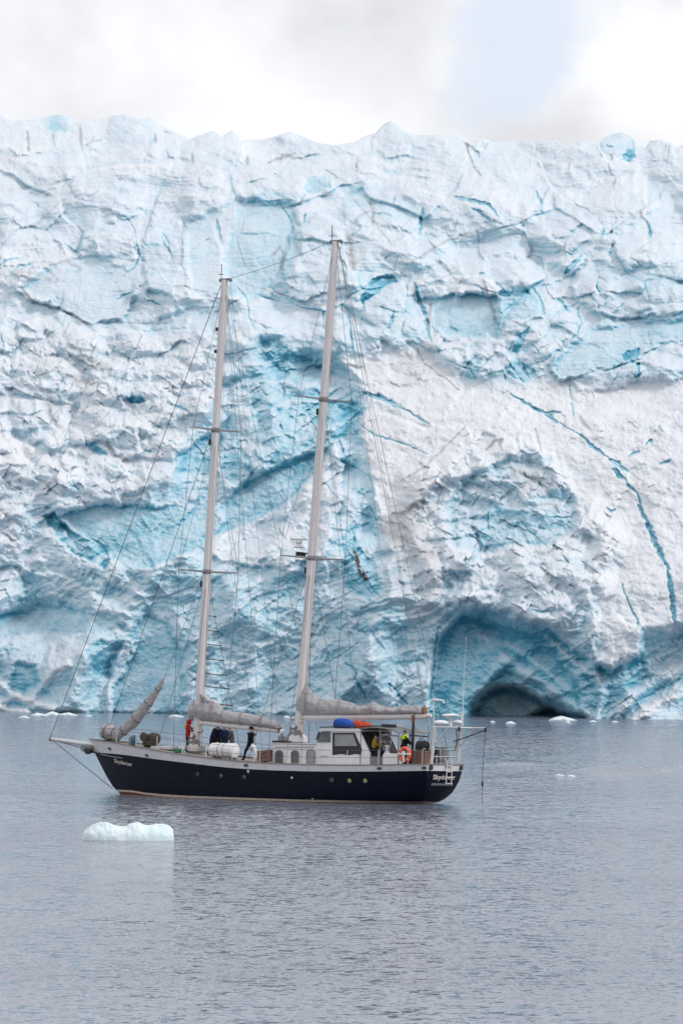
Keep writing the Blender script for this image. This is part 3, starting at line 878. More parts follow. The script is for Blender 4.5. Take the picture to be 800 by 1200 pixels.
def ice_material():
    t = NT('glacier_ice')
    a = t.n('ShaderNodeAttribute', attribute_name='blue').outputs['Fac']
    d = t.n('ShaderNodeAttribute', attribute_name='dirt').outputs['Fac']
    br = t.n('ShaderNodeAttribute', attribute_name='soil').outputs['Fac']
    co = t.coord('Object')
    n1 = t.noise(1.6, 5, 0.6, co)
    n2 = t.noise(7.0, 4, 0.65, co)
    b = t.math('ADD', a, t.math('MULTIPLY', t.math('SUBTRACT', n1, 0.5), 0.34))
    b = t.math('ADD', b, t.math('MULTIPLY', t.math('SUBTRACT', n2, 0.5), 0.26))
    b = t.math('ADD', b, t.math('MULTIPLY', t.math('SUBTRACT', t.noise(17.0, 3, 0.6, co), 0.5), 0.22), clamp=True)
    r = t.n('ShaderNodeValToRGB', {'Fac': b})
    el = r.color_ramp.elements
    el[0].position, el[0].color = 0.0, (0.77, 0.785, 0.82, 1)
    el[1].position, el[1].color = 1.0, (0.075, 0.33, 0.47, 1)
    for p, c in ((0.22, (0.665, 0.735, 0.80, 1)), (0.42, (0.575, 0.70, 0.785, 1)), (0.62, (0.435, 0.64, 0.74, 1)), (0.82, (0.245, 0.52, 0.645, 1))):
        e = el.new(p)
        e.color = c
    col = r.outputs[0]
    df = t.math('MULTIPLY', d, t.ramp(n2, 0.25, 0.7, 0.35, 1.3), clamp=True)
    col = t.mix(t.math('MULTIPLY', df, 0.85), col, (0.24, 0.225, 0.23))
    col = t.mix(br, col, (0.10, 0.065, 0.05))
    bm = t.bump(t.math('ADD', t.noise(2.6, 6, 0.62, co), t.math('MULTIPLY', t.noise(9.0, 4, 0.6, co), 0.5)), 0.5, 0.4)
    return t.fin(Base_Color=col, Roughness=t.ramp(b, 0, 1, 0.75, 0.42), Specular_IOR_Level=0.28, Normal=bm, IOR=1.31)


M_ICE = ice_material()
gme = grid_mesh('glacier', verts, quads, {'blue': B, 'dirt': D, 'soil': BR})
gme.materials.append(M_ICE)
glacier = bpy.data.objects.new('glacier', gme)
COL.objects.link(glacier)
tag(glacier, 'broken blue and white wall of glacier ice rising from the water', 'glacier', kind='structure')
del tu, tv, nrm, up
# ------------------------------------------------------------------ water
def water_material():
    t = NT('fjord_water')
    # short wind ripples over longer chop; slopes are taken straight from vector noise
    gust = t.ramp(t.noise(0.014, 3, 0.55, t.coord('Object', (0.4, 1.3, 1))), 0.34, 0.66, 0.45, 1.2, True)
    vec = None
    for sc, k, rot in ((0.35, 0.12, 5), (1.3, 0.40, 14), (3.8, 0.85, -18), (10.0, 0.65, 8)):
        c = t.noise(sc, 1.5, 0.5, t.coord('Object', (0.85, 1.0, 1), (0, 0, R(rot))), 'Color')
        c = t.n('ShaderNodeVectorMath', {0: c, 1: (0.5, 0.5, 0.5)}, operation='SUBTRACT').outputs[0]
        c = t.n('ShaderNodeVectorMath', {0: c, 1: (k, k, 0.0)}, operation='MULTIPLY').outputs[0]
        vec = c if vec is None else t.n('ShaderNodeVectorMath', {0: vec, 1: c}, operation='ADD').outputs[0]
    vec = t.n('ShaderNodeVectorMath', {0: vec, 1: (0.0, -0.062, 0.0)}, operation='ADD').outputs[0]     # ripples lean: the steep lee faces look south
    sc_ = t.n('ShaderNodeVectorMath', {0: vec, 3: gust}, operation='SCALE').outputs[0]
    geo = t.n('ShaderNodeNewGeometry').outputs['Normal']
    nn = t.n('ShaderNodeVectorMath', {0: geo, 1: sc_}, operation='ADD').outputs[0]
    nn = t.n('ShaderNodeVectorMath', {0: nn}, operation='NORMALIZE').outputs[0]
    return t.fin(Base_Color=(0.15, 0.168, 0.225), Roughness=0.07, IOR=1.333, Specular_IOR_Level=0.5, Normal=nn)


def obj(name, me, mat=None, parent=None):
    if isinstance(me, bmesh.types.BMesh):
        m = bpy.data.meshes.new(name)
        me.to_mesh(m)
        me.free()
        me = m
    o = bpy.data.objects.new(name, me)
    if mat is not None:
        for mm in (mat if isinstance(mat, (list, tuple)) else [mat]):
            me.materials.append(mm)
    COL.objects.link(o)
    if parent is not None:
        o.parent = parent
    return o


# rows are spaced so that each covers about the same height in view; the swell and wake ridges are real
wy = [40.0]
while wy[-1] < 520:
    wy.append(wy[-1] + max(0.12, wy[-1] ** 2 / 55600 * 0.75))
wy = np.array([-300.0, -100] + wy + [700, 1000, 1600])
wx = np.concatenate([[-1500, -700, -300, -140, -80], np.arange(-50, 50.1, 0.32), [80, 140, 300, 700, 1500]])
WX, WY = np.meshgrid(wx, wy)
fade = np.clip((560 - WY) / 60, 0, 1) * np.clip((WY - 30) / 20, 0, 1) * np.clip((70 - np.abs(WX)) / 20, 0, 1)
WZ = 0.030 * fbm(WX / 7.0 + WY / 30.0, WY / 6.5, 3, 201) + 0.022 * fbm(WX / 3.1, WY / 3.4, 2, 203) * np.clip((330 - WY) / 120, 0, 1)
for (u0, v0, u1, v1, h, w) in ((668, 901.5, 790, 904.5, 0.30, 1.2), (768, 899.5, 900, 898, 0.22, 1.2), (565, 895.5, 640, 896, 0.14, 1.0), (100, 959, 114, 959.5, 0.05, .7)):
    a_, b_ = on_water(u0, v0), on_water(u1, v1)
    ex, ey = b_.x - a_.x, b_.y - a_.y
    L2 = math.hypot(ex, ey)
    t_ = ((WX - a_.x) * ex + (WY - a_.y) * ey) / L2 ** 2
    s_ = (-(WX - a_.x) * ey + (WY - a_.y) * ex) / L2
    WZ = WZ + h * np.exp(-(s_ / w) ** 2) * np.clip(np.sin(np.clip(t_, 0, 1) * PI), 0, 1) ** .7
WZ = WZ * fade
wi = np.arange(WX.size).reshape(WX.shape)
wq = np.stack([wi[:-1, :-1], wi[:-1, 1:], wi[1:, 1:], wi[1:, :-1]], -1).reshape(-1, 4)
water = obj('water', grid_mesh('water', np.stack([WX, WY, WZ], -1).reshape(-1, 3).astype(np.float32), wq), water_material())
tag(water, 'grey rippled fjord water below the glacier', 'water', kind='structure')
# ------------------------------------------------------------------ materials for made things
def paint(name, col, rough=0.4, var=0.06, grime=0.0, metal=0.0, scale=3.0, bumpy=0.0, grimecol=(0.16, 0.12, 0.09), spec=0.4):
    t = NT(name)
    co = t.coord('Object')
    n = t.noise(scale, 5, 0.6, co)
    c = t.mix(1.0, col, t.n('ShaderNodeCombineColor', {0: t.ramp(n, .25, .75, 1 - var, 1 + var), 1: t.ramp(n, .25, .75, 1 - var, 1 + var), 2: t.ramp(n, .25, .75, 1 - var, 1 + var)}).outputs[0], 'MULTIPLY')
    if grime:
        g = t.noise(2.2, 6, 0.65, t.coord('Object', (1.6, 1.6, 0.35)))
        c = t.mix(t.math('MULTIPLY', t.ramp(g, .52, .75, 0, 1), grime, clamp=True), c, grimecol)
    kw = dict(Base_Color=c, Roughness=t.ramp(n, .3, .7, rough * 0.85, min(1, rough * 1.2)), Metallic=metal, Specular_IOR_Level=spec)
    if bumpy:
        kw['Normal'] = t.bump(t.noise(scale * 6, 4, 0.6, co), bumpy, 0.02)
    return t.fin(**kw)


def cloth(name, col, scale=9.0):
    t = NT(name)
    co = t.coord('Object')
    n = t.noise(scale, 4, 0.6, co)
    w = t.noise(scale * 0.35, 3, 0.55, t.coord('Object', (0.5, 1, 2.2)))
    c = t.mix(t.ramp(n, .3, .7, 0, .5), col, tuple(x * 0.72 for x in col))
    return t.fin(Base_Color=c, Roughness=0.9, Specular_IOR_Level=0.15, Normal=t.bump(t.math('ADD', w, t.math('MULTIPLY', n, .3)), 1.0, 0.16))


M = {
    'navy': paint('navy_hull_paint', (0.0045, 0.006, 0.016), 0.30, 0.25, 0.06, grimecol=(0.02, 0.02, 0.025), spec=0.12),
    'white': paint('white_gelcoat', (0.74, 0.74, 0.76), 0.35, 0.05, 0.18),
    'strip': paint('bulwark_paint', (0.62, 0.61, 0.63), 0.4, 0.06, 0.28),
    'cream': paint('cream_stripe_paint', (0.62, 0.52, 0.42), 0.5, 0.08, 0.4),
    'red': paint('antifouling_red', (0.16, 0.045, 0.035), 0.7, 0.2, 0.4, grimecol=(0.05, 0.06, 0.04)),
    'caprail': paint('weathered_teak', (0.24, 0.20, 0.18), 0.7, 0.2, 0.2, scale=8),
    'deck': paint('grey_teak_deck', (0.30, 0.27, 0.24), 0.75, 0.15, 0.2, scale=6),
    'mast': paint('mast_paint', (0.65, 0.62, 0.62), 0.42, 0.05, 0.18, scale=1.2),
    'boom': paint('boom_paint', (0.66, 0.63, 0.62), 0.4, 0.05, 0.1, scale=1.2),
    'steel': paint('stainless_steel', (0.55, 0.55, 0.56), 0.28, 0.05, metal=1.0),
    'wire': paint('rigging_wire', (0.11, 0.115, 0.13), 0.45, 0.1, metal=0.4),
    'rope': paint('weathered_rope', (0.26, 0.235, 0.22), 0.9, 0.2, scale=20),
    'ropedark': paint('dark_rope', (0.05, 0.05, 0.06), 0.9, 0.2, scale=20),
    'dark': paint('dark_fittings', (0.025, 0.025, 0.028), 0.5, 0.2),
    'grey': paint('grey_metal', (0.20, 0.20, 0.21), 0.45, 0.12, 0.15),
    'silver': paint('aluminium_rail', (0.62, 0.62, 0.63), 0.38, 0.06, 0.1, metal=0.3),
    'sail': cloth('sailcover_canvas', (0.43, 0.415, 0.425), 5),
    'sailw': cloth('sailcloth', (0.55, 0.52, 0.515), 5),
    'canvas': cloth('grey_awning', (0.24, 0.245, 0.25), 8),
    'wood': paint('varnished_wood', (0.20, 0.10, 0.055), 0.45, 0.25, 0.1, scale=9),
    'brownbox': paint('brown_plywood', (0.17, 0.095, 0.07), 0.65, 0.25, 0.2, scale=9),
    'orange': paint('orange_buoy', (0.72, 0.11, 0.035), 0.5, 0.08, 0.1),
    'redbag': cloth('orange_red_nylon', (0.62, 0.09, 0.04), 12),
    'bluebag': cloth('blue_nylon', (0.03, 0.10, 0.42), 12),
    'black': paint('black_rubber', (0.012, 0.012, 0.014), 0.6, 0.2),
    'green': paint('green_tin', (0.03, 0.18, 0.10), 0.5, 0.1),
    'olive': paint('olive_fender', (0.13, 0.12, 0.085), 0.7, 0.2),
    'bronze': paint('bronze_port', (0.42, 0.40, 0.20), 0.4, 0.15, metal=0.3),
    'letter': paint('letter_paint', (0.62, 0.58, 0.50), 0.5, 0.1),
    'lettergrey': paint('letter_paint_worn', (0.30, 0.30, 0.31), 0.5, 0.1),
    'skin': paint('skin', (0.50, 0.30, 0.22), 0.55, 0.05),
    'maroon': paint('dark_red_fabric', (0.14, 0.03, 0.03), 0.85, 0.2),
}


def glass_mat():
    t = NT('tinted_window')
    n = t.noise(1.6, 3, 0.5, t.coord('Object'))
    c = t.mix(t.ramp(n, .35, .65), (0.035, 0.04, 0.045), (0.10, 0.115, 0.125))
    return t.fin(Base_Color=c, Roughness=0.06, Specular_IOR_Level=0.6)


M['glass'] = glass_mat()
M['glasslight'] = paint('pale_window', (0.27, 0.285, 0.30), 0.12, 0.3, scale=1.4)


class MB:
    """collects solids and links them as one mesh"""

    def __init__(self):
        self.v, self.f, self.mi = [], [], []

    def add(self, vs, fs, mi=0):
        k = len(self.v)
        self.v += [tuple(p) for p in vs]
        self.f += [tuple(i + k for i in f) for f in fs]
        self.mi += [mi] * len(fs)
        return self

    def tube(self, pts, rad, n=8, cap=True, mi=0):
        pts = [Vector(p) for p in pts]
        rs = rad if isinstance(rad, (list, tuple)) else [rad] * len(pts)
        vs, fs = [], []
        t0 = (pts[1] - pts[0]).normalized()
        ref = Vector((0, 0, 1)) if abs(t0.z) < 0.9 else Vector((1, 0, 0))
        a = t0.cross(ref).normalized()
        for i, p in enumerate(pts):
            t = (pts[min(i + 1, len(pts) - 1)] - pts[max(i - 1, 0)]).normalized()
            a = (a - t * a.dot(t)).normalized()
            b = t.cross(a)
            for j in range(n):
                an = 2 * PI * j / n
                vs.append(p + (a * math.cos(an) + b * math.sin(an)) * rs[i])
        for i in range(len(pts) - 1):
            for j in range(n):
                fs.append((i * n + j, i * n + (j + 1) % n, (i + 1) * n + (j + 1) % n, (i + 1) * n + j))
        if cap:
            fs.append(tuple(range(n))[::-1])
            fs.append(tuple((len(pts) - 1) * n + j for j in range(n)))
        return self.add(vs, fs, mi)

    def box(self, c, s, rot=None, bev=0.0, mi=0):
        c = Vector(c)
        hx, hy, hz = s[0] / 2, s[1] / 2, s[2] / 2
        b = min(bev, hx * .9, hy * .9, hz * .9)
        if b <= 0:
            vs = [Vector((x, y, z)) for x in (-hx, hx) for y in (-hy, hy) for z in (-hz, hz)]
            fs = [(0, 1, 3, 2), (4, 6, 7, 5), (0, 4, 5, 1), (2, 3, 7, 6), (0, 2, 6, 4), (1, 5, 7, 3)]
        else:
            vs, fs = [], []
            ring = []
            for z, k in ((-hz, b), (-hz + b, 0), (hz - b, 0), (hz, b)):
                r = []
                for sx, sy in ((1, 1), (-1, 1), (-1, -1), (1, -1)):
                    X_, Y_ = hx - k, hy - k
                    pr = [(sx * X_, sy * (Y_ - b)), (sx * (X_ - b), sy * Y_)]
                    if sx * sy < 0:
                        pr.reverse()
                    for q in pr:
                        r.append(len(vs))
                        vs.append(Vector((q[0], q[1], z)))
                ring.append(r)
            for i in range(3):
                for j in range(8):
                    fs.append((ring[i][j], ring[i][(j + 1) % 8], ring[i + 1][(j + 1) % 8], ring[i + 1][j]))
            fs.append(tuple(ring[0][::-1]))
            fs.append(tuple(ring[3]))
        if rot is not None:
            vs = [rot @ p for p in vs]
        return self.add([p + c for p in vs], fs, mi)

    def prism(self, outline, y0, y1, bev=0.0, mi=0):
        """outline in local (x, z), extruded across y"""
        n = len(outline)
        layers = [(y0, 0.0), (y1, 0.0)] if bev <= 0 else [(y0, bev), (y0 + bev * (1 if y1 > y0 else -1), 0), (y1 - bev * (1 if y1 > y0 else -1), 0), (y1, bev)]
        cx = sum(p[0] for p in outline) / n
        cz = sum(p[1] for p in outline) / n
        vs, fs = [], []
        for y, k in layers:
            for (x, z) in outline:
                d = Vector((x - cx, z - cz))
                L_ = d.length
                d = d * max(0, (L_ - k * 1.3)) / (L_ + 1e-9)
                vs.append((cx + d.x, y, cz + d.y))
        for i in range(len(layers) - 1):
            for j in range(n):
                fs.append((i * n + j, i * n + (j + 1) % n, (i + 1) * n + (j + 1) % n, (i + 1) * n + j))
        fs.append(tuple(range(n))[::-1])
        fs.append(tuple((len(layers) - 1) * n + j for j in range(n)))
        return self.add(vs, fs, mi)

    def lathe(self, prof, c=(0, 0, 0), axis='Z', n=16, rot=None, mi=0):
        vs, fs = [], []
        for r, h in prof:
            for j in range(n):
                a = 2 * PI * j / n
                p = Vector((r * math.cos(a), r * math.sin(a), h))
                if axis == 'X':
                    p = Vector((p.z, p.x, p.y))
                elif axis == 'Y':
                    p = Vector((p.x, p.z, p.y))
                if rot is not None:
                    p = rot @ p
                vs.append(p + Vector(c))
        for i in range(len(prof) - 1):
            for j in range(n):
                fs.append((i * n + j, i * n + (j + 1) % n, (i + 1) * n + (j + 1) % n, (i + 1) * n + j))
        fs.append(tuple(range(n))[::-1])
        fs.append(tuple((len(prof) - 1) * n + j for j in range(n)))
        return self.add(vs, fs, mi)

    def loft(self, rings, mi=0, closed=True):
        n = len(rings[0])
        vs = [p for r in rings for p in r]
        fs = []
        for i in range(len(rings) - 1):
            for j in range(n if closed else n - 1):
                fs.append((i * n + j, i * n + (j + 1) % n, (i + 1) * n + (j + 1) % n, (i + 1) * n + j))
        if closed:
            fs.append(tuple(range(n))[::-1])
            fs.append(tuple((len(rings) - 1) * n + j for j in range(n)))
        return self.add(vs, fs, mi)

    def torus(self, c, R_, r, rot=None, n=28, k=10, a0=0, a1=2 * PI, mi=0):
        vs, fs = [], []
        full = abs(a1 - a0 - 2 * PI) < 1e-4
        nn = n if full else n + 1
        for i in range(nn):
            a = a0 + (a1 - a0) * i / n
            for j in range(k):
                b = 2 * PI * j / k
                p = Vector(((R_ + r * math.cos(b)) * math.cos(a), r * math.sin(b), (R_ + r * math.cos(b)) * math.sin(a)))
                if rot is not None:
                    p = rot @ p
                vs.append(p + Vector(c))
        for i in range(n):
            for j in range(k):
                i2 = (i + 1) % nn if full else i + 1
                fs.append((i * k + j, i * k + (j + 1) % k, i2 * k + (j + 1) % k, i2 * k + j))
        return self.add(vs, fs, mi)

    def build(self, name, mat, parent=None, smooth=None, label=None):
        me = bpy.data.meshes.new(name)
        me.from_pydata(self.v, [], self.f)
        me.polygons.foreach_set('material_index', self.mi)
        bm_ = bmesh.new()
        bm_.from_mesh(me)
        bmesh.ops.recalc_face_normals(bm_, faces=bm_.faces)
        if smooth is not None:
            for f in bm_.faces:
                f.smooth = True
            for e in bm_.edges:
                if len(e.link_faces) == 2 and e.calc_face_angle(0) > smooth:
                    e.smooth = False
        bm_.to_mesh(me)
        bm_.free()
        o = obj(name, me, mat, parent)
        if label:
            o['label'] = label
        return o


SM = R(40)


def empty(name, loc=(0, 0, 0), parent=None):
    o = bpy.data.objects.new(name, None)
    o.empty_display_size = 0.3
    COL.objects.link(o)
    o.location = loc
    if parent is not None:
        o.parent = parent
    return o


# ------------------------------------------------------------------ the yacht: frame of reference
# bow points left and away (38 degrees off the picture plane), heeling 2 degrees to starboard
YAW, HEEL = R(38), R(2.0)
ax_x = Vector((-math.cos(YAW), math.sin(YAW), 0))
ax_y = Vector((-math.sin(YAW), -math.cos(YAW), 0))
ax_z = Vector((0, 0, 1))
ay2 = ax_y * math.cos(HEEL) + ax_z * math.sin(HEEL)
az2 = ax_z * math.cos(HEEL) - ax_y * math.sin(HEEL)
_o = at_depth(330, 712, 248.0)
BO = Vector((_o.x, _o.y, 0))
BM = Matrix(((ax_x.x, ay2.x, az2.x, BO.x), (ax_x.y, ay2.y, az2.y, BO.y), (ax_x.z, ay2.z, az2.z, BO.z), (0, 0, 0, 1)))
BMI = BM.inverted()
boat = empty('sailing_yacht')
boat.matrix_world = BM
tag(boat, 'two-masted navy blue sailing yacht with furled grey sails', 'yacht')


def L(u, v, y):
    """point of the yacht's own space seen at a photo pixel, on the fore-and-aft plane y"""
    d = BMI.to_3x3() @ Vector([float(q) for q in ray(u, v)])
    o = BMI @ Vector((0, 0, CAMH))
    t = (y - o.y) / d.y
    return o + d * t


def I(x, tab):
    return float(np.interp(x, [p[0] for p in tab], [p[1] for p in tab]))


def smooth_tab(tab, n=60):
    """resample a table along a smooth (Catmull-Rom like) curve"""
    xs = np.array([p[0] for p in tab], float)
    ys = np.array([p[1] for p in tab], float)
    g = np.gradient(ys, xs)
    out = []
    for i in range(len(xs) - 1):
        h = xs[i + 1] - xs[i]
        for t in np.linspace(0, 1, 10, endpoint=False):
            h00, h10, h01, h11 = 2 * t**3 - 3 * t**2 + 1, t**3 - 2 * t**2 + t, -2 * t**3 + 3 * t**2, t**3 - t**2
            out.append((xs[i] + t * h, h00 * ys[i] + h10 * h * g[i] + h01 * ys[i + 1] + h11 * h * g[i + 1]))
    out.append((xs[-1], ys[-1]))
    return out


T_SHEER = smooth_tab([(-10.6, 2.0), (-7.4, 1.89), (-3.2, 1.84), (1.4, 1.94), (5.1, 2.2), (7.8, 2.44), (10.6, 2.71), (13.3, 2.88)])
T_STRIP = smooth_tab([(-10.6, 0.31), (-7, 0.31), (-3, 0.33), (1.4, 0.37), (5, 0.42), (8, 0.50), (11, 0.60), (13.3, 0.68)])
T_BS = smooth_tab([(-10.6, 1.60), (-9, 2.05), (-7, 2.42), (-4, 2.66), (0, 2.68), (4, 2.42), (7, 1.98), (9, 1.52), (11, 0.95), (12.4, 0.47), (13.3, 0.06)])
T_BW = smooth_tab([(-9.6, 0.25), (-9, 0.75), (-7, 1.75), (-4, 2.3), (0, 2.38), (4, 1.98), (7, 1.33), (9, 0.75), (10.2, 0.34), (10.95, 0.04)])
T_STEM = [(-1.0, 10.0), (-0.07, 10.94), (0.36, 11.55), (1.0, 12.1), (2.18, 12.92), (2.9, 13.3)]
T_STERN = [(-1.0, -8.2), (0.0, -9.55), (0.25, -9.95), (0.6, -10.25), (1.2, -10.48), (2.1, -10.6)]
T_STRIPE = [(-10.6, -0.01), (-3, -0.065), (3, -0.06), (6, -0.06), (8.5, -0.03), (10.2, 0.02), (11.6, 0.12)]


def sheer(x):
    return I(x, T_SHEER)


def hull_y(x, z):
    xs, xb = I(z, T_STERN), I(z, T_STEM)
    s = min(max((x - xs) / (xb - xs), 0), 1)
    bs = I(-10.6 + s * 23.9, T_BS)
    bw = I(-9.6 + s * 20.55, T_BW)
    zs = sheer(-10.6 + s * 23.9)
    q = z / zs
    if q < 0:
        return max(0.0, bw * (1 + 0.55 * q))
    p = 0.36 + 0.75 * s
    return bw + (bs - bw) * min(q, 1.05) ** p


def on_hull(u, v):
    y = 2.0
    for _ in range(14):
        p = L(u, v, y)
        y = 0.5 * y + 0.5 * hull_y(p.x, p.z)
    return L(u, v, y)


NS = 72
ss = [(0.5 - 0.5 * math.cos(PI * i / (NS - 1))) * 0.5 + 0.5 * i / (NS - 1) for i in range(NS)]


def hull_band(zfun0, zfun1, nz, name, mat, off=0.0):
    mb = MB()
    rows = {1: [], -1: []}
    for k in range(nz + 1):
        f = k / nz
        rp_, rs_ = [], []
        for s in ss:
            x0 = -10.6 + 23.9 * s
            z = zfun0(x0) * (1 - f) + zfun1(x0) * f
            xs, xb = I(z, T_STERN), I(z, T_STEM)
            x = xs + (xb - xs) * s
            y = hull_y(x, z) + off
            rp_.append((x, y, z))
            rs_.append((x, -y, z))
        rows[1].append(rp_)
        rows[-1].append(rs_)
    for sgn in (1, -1):
        mb.loft(rows[sgn], closed=False)
    # transom: slightly rounded across
    tr = []
    for k in range(nz + 1):
        p, q = Vector(rows[1][k][0]), Vector(rows[-1][k][0])
        r = []
        for j in range(9):
            w = j / 8
            c = p.lerp(q, w)
            c.x -= 0.10 * (1 - (2 * w - 1) ** 2)
            r.append(c)
        tr.append(r)
    mb.loft(tr, closed=False)
    o = mb.build(name, mat, boat, R(50))
    return o


f_strip = lambda x: sheer(x) - I(x, T_STRIP)
f_st1 = lambda x: I(x, T_STRIPE) + 0.11
f_st0 = lambda x: I(x, T_STRIPE)
hull_band(f_st1, f_strip, 12, 'hull', M['navy'])
hull_band(f_st0, f_st1, 1, 'boot_stripe', M['cream'])
hull_band(lambda x: -0.9, f_st0, 4, 'hull_bottom', M['red'])
hull_band(f_strip, sheer, 2, 'bulwark', M['strip'], 0.006)
# cap rail all round, and deck
for sg in (1, -1):
    pts = [(-10.6 + 23.9 * s, sg * (hull_y(-10.6 + 23.9 * s, sheer(-10.6 + 23.9 * s)) + 0.0), sheer(-10.6 + 23.9 * s) + 0.025) for s in ss]
    rings = []
    for p in pts:
        p = Vector(p)
        rings.append([p + Vector((0, a, b)) for a, b in ((-.07, -.025), (.05, -.025), (.05, .025), (-.07, .025))])
    MB().loft(rings).build('cap_rail', M['caprail'], boat, SM)
y0 = hull_y(-10.6, 2.0)
MB().tube([(-10.6 - 0.10 * (1 - (2 * w - 1) ** 2), y0 * (1 - 2 * w), 2.03) for w in np.linspace(0, 1, 9)], 0.045, 6).build('stern_cap_rail', M['caprail'], boat, SM)
DK = 0.10


def deck_z(x, y):
    b = max(hull_y(x, sheer(x)), 0.2)
    return sheer(x) - DK + 0.10 * (1 - min(1, (y / b) ** 2))


# deck laid in planks: one sheet with caulked seams as narrow grooves
rows = []
for s in ss:
    x = -10.55 + 23.75 * s
    b = hull_y(x, sheer(x)) - 0.015
    rows.append([(x, b * w, deck_z(x, b * w)) for w in np.linspace(1, -1, 13)])
MB().loft(rows, closed=False).build('deck', M['deck'], boat, SM)

# ------------------------------------------------------------------ bowsprit and stem gear
tip = L(60, 866, 0)
sp = MB()
sp.tube([L(112, 874.5, 0.0), L(100, 871.8, 0.0), tip], [0.15, 0.13, 0.09], 10)
sp.build('bowsprit', M['silver'], boat, SM)
MB().tube([L(116, 882, 0.2), L(98, 876.5, 0.12), L(63, 867.5, 0.02)], 0.035, 6).build('bowsprit_strut', M['grey'], boat, SM)
MB().tube([L(116, 882, -0.2), L(98, 876.5, -0.12), L(63, 867.5, -0.02)], 0.035, 6).build('bowsprit_strut', M['grey'], boat, SM)
rl = MB()
a = L(107, 877, 0)
rl.box(a, (0.55, 0.62, 0.42), Matrix.Rotation(R(-8), 3, 'Y'), 0.08)
rl.box(a + Vector((0.22, 0, -0.2)), (0.3, 0.3, 0.25), None, 0.06)
rl.lathe([(0.16, -0.36), (0.2, -0.3), (0.2, 0.3), (0.16, 0.36)], a + Vector((0.3, 0, 0.02)), 'Y', 14)
rl.build('anchor_roller', M['grey'], boat, SM)
an = MB()
an.tube([L(117, 883, 0.42), L(104, 880.5, 0.36)], 0.05, 6)
an.prism([(0, 0), (0.35, 0.1), (0.5, -0.05), (0.3, -0.22), (0.05, -0.15)], -0.12, 0.12)
ao = an
for i in range(len(an.v) - 10, len(an.v)):
    an.v[i] = tuple(Vector(an.v[i]) + L(108, 879, 0.42))
an.build('anchor', M['dark'], boat, SM)
tipf = MB()
tipf.lathe([(0.05, -0.1), (0.13, -0.06), (0.13, 0.06), (0.05, 0.1)], tip, 'X', 12)
tipf.box(tip + Vector((0.02, 0, 0.1)), (0.1, 0.08, 0.24), None, 0.02)
tipf.build('sprit_cap', M['grey'], boat, SM)


def wire(p, q, r=0.013, name='stay', mat='wire', sag=0.0):
    p, q = Vector(p), Vector(q)
    if sag:
        pts = [p.lerp(q, t) - Vector((0, 0, sag * 4 * t * (1 - t))) for t in np.linspace(0, 1, 9)]
    else:
        pts = [p, q]
    return MB().tube(pts, r, 5).build(name, M[mat], boat, SM)


wire(tip, L(132, 924, 0.1), 0.022, 'bobstay')
# ------------------------------------------------------------------ masts
def mast(name, base, top, r0, r1, upper, lower, lu, ll):
    base, top = Vector(base), Vector(top)
    d = (top - base).normalized()
    mb = MB()
    pts = [base.lerp(top, t) for t in (0, .25, .5, .75, .9, .985, 1.0)]
    rs = [r0, r0, r0 * .98, r0 * .88, r1 * 1.08, r1, r1 * .9]
    mb.tube(pts, rs, 14)
    m = mb.build(name, M['mast'], boat, SM)

    def at(z):
        return base + d * ((z - base.z) / d.z)
    tips = {}
    for key, z, hl in (('u', upper, lu), ('l', lower, ll)):
        c = at(z)
        for sg in (1, -1):
            e = c + Vector((-0.12, sg * hl, 0.03))
            MB().tube([c + Vector((0, sg * 0.1, 0)), c.lerp(e, .5), e], [0.055, 0.05, 0.035], 7).build('spreader', M['grey'], m, SM)
            tips[key, sg] = e
        b = MB()
        b.lathe([(r0 * 1.06, -.12), (r0 * 1.16, -.06), (r0 * 1.16, .06), (r0 * 1.06, .12)], c, 'Z', 14)
        b.build('mast_band', M['grey'], m, SM)
        b = MB()
        b.box(at(z - 0.65) + Vector((0.24, 0.1, 0)), (0.16, 0.14, 0.34), None, 0.03)
        b.build('deck_light', M['dark'], m, SM)
    # masthead fittings
    h = MB()
    h.box(top + Vector((-0.05, 0, 0.03)), (0.75, 0.16, 0.10), None, 0.02)
    h.lathe([(0.09, -.05), (0.11, 0), (0.09, .05)], top + Vector((0.28, 0, -0.02)), 'Y', 10)
    h.lathe([(0.09, -.05), (0.11, 0), (0.09, .05)], top + Vector((-0.38, 0, -0.02)), 'Y', 10)
    h.build('masthead_sheave', M['grey'], m, SM)
    h = MB()
    h.tube([top + Vector((0.2, 0.05, 0.05)), top + Vector((0.2, 0.05, 0.85))], 0.022, 5)
    h.tube([top + Vector((0.05, 0.05, 0.3)), top + Vector((0.4, 0.05, 0.3))], 0.018, 5)
    h.build('antenna', M['dark'], m, SM)
    return m, at, tips


fb = L(229.5, 888, 0)
ft = L(263.5, 328, 0)
mfore, f_at, f_tip = mast('foremast', (fb.x, 0, deck_z(fb.x, 0) - 0.01), ft, 0.215, 0.195, L(250, 504, 0).z, L(236.5, 670, 0).z, 2.0, 2.48)
mb_ = L(348.5, 871, 0)
mt = L(393, 283, 0)
MZ = L(348.5, 872.5, 0).z
mmain, m_at, m_tip = mast('mainmast', (mb_.x, 0, MZ), mt, 0.23, 0.195, L(379, 468, 0).z, L(363.5, 654, 0).z, 2.22, 2.72)
for z in (L(257, 386, 0).z, L(255, 412, 0).z):
    MB().box(f_at(z) + Vector((0.2, 0.16, 0)), (0.14, 0.14, 0.2), None, 0.03).build('steaming_light', M['dark'], mfore, SM)
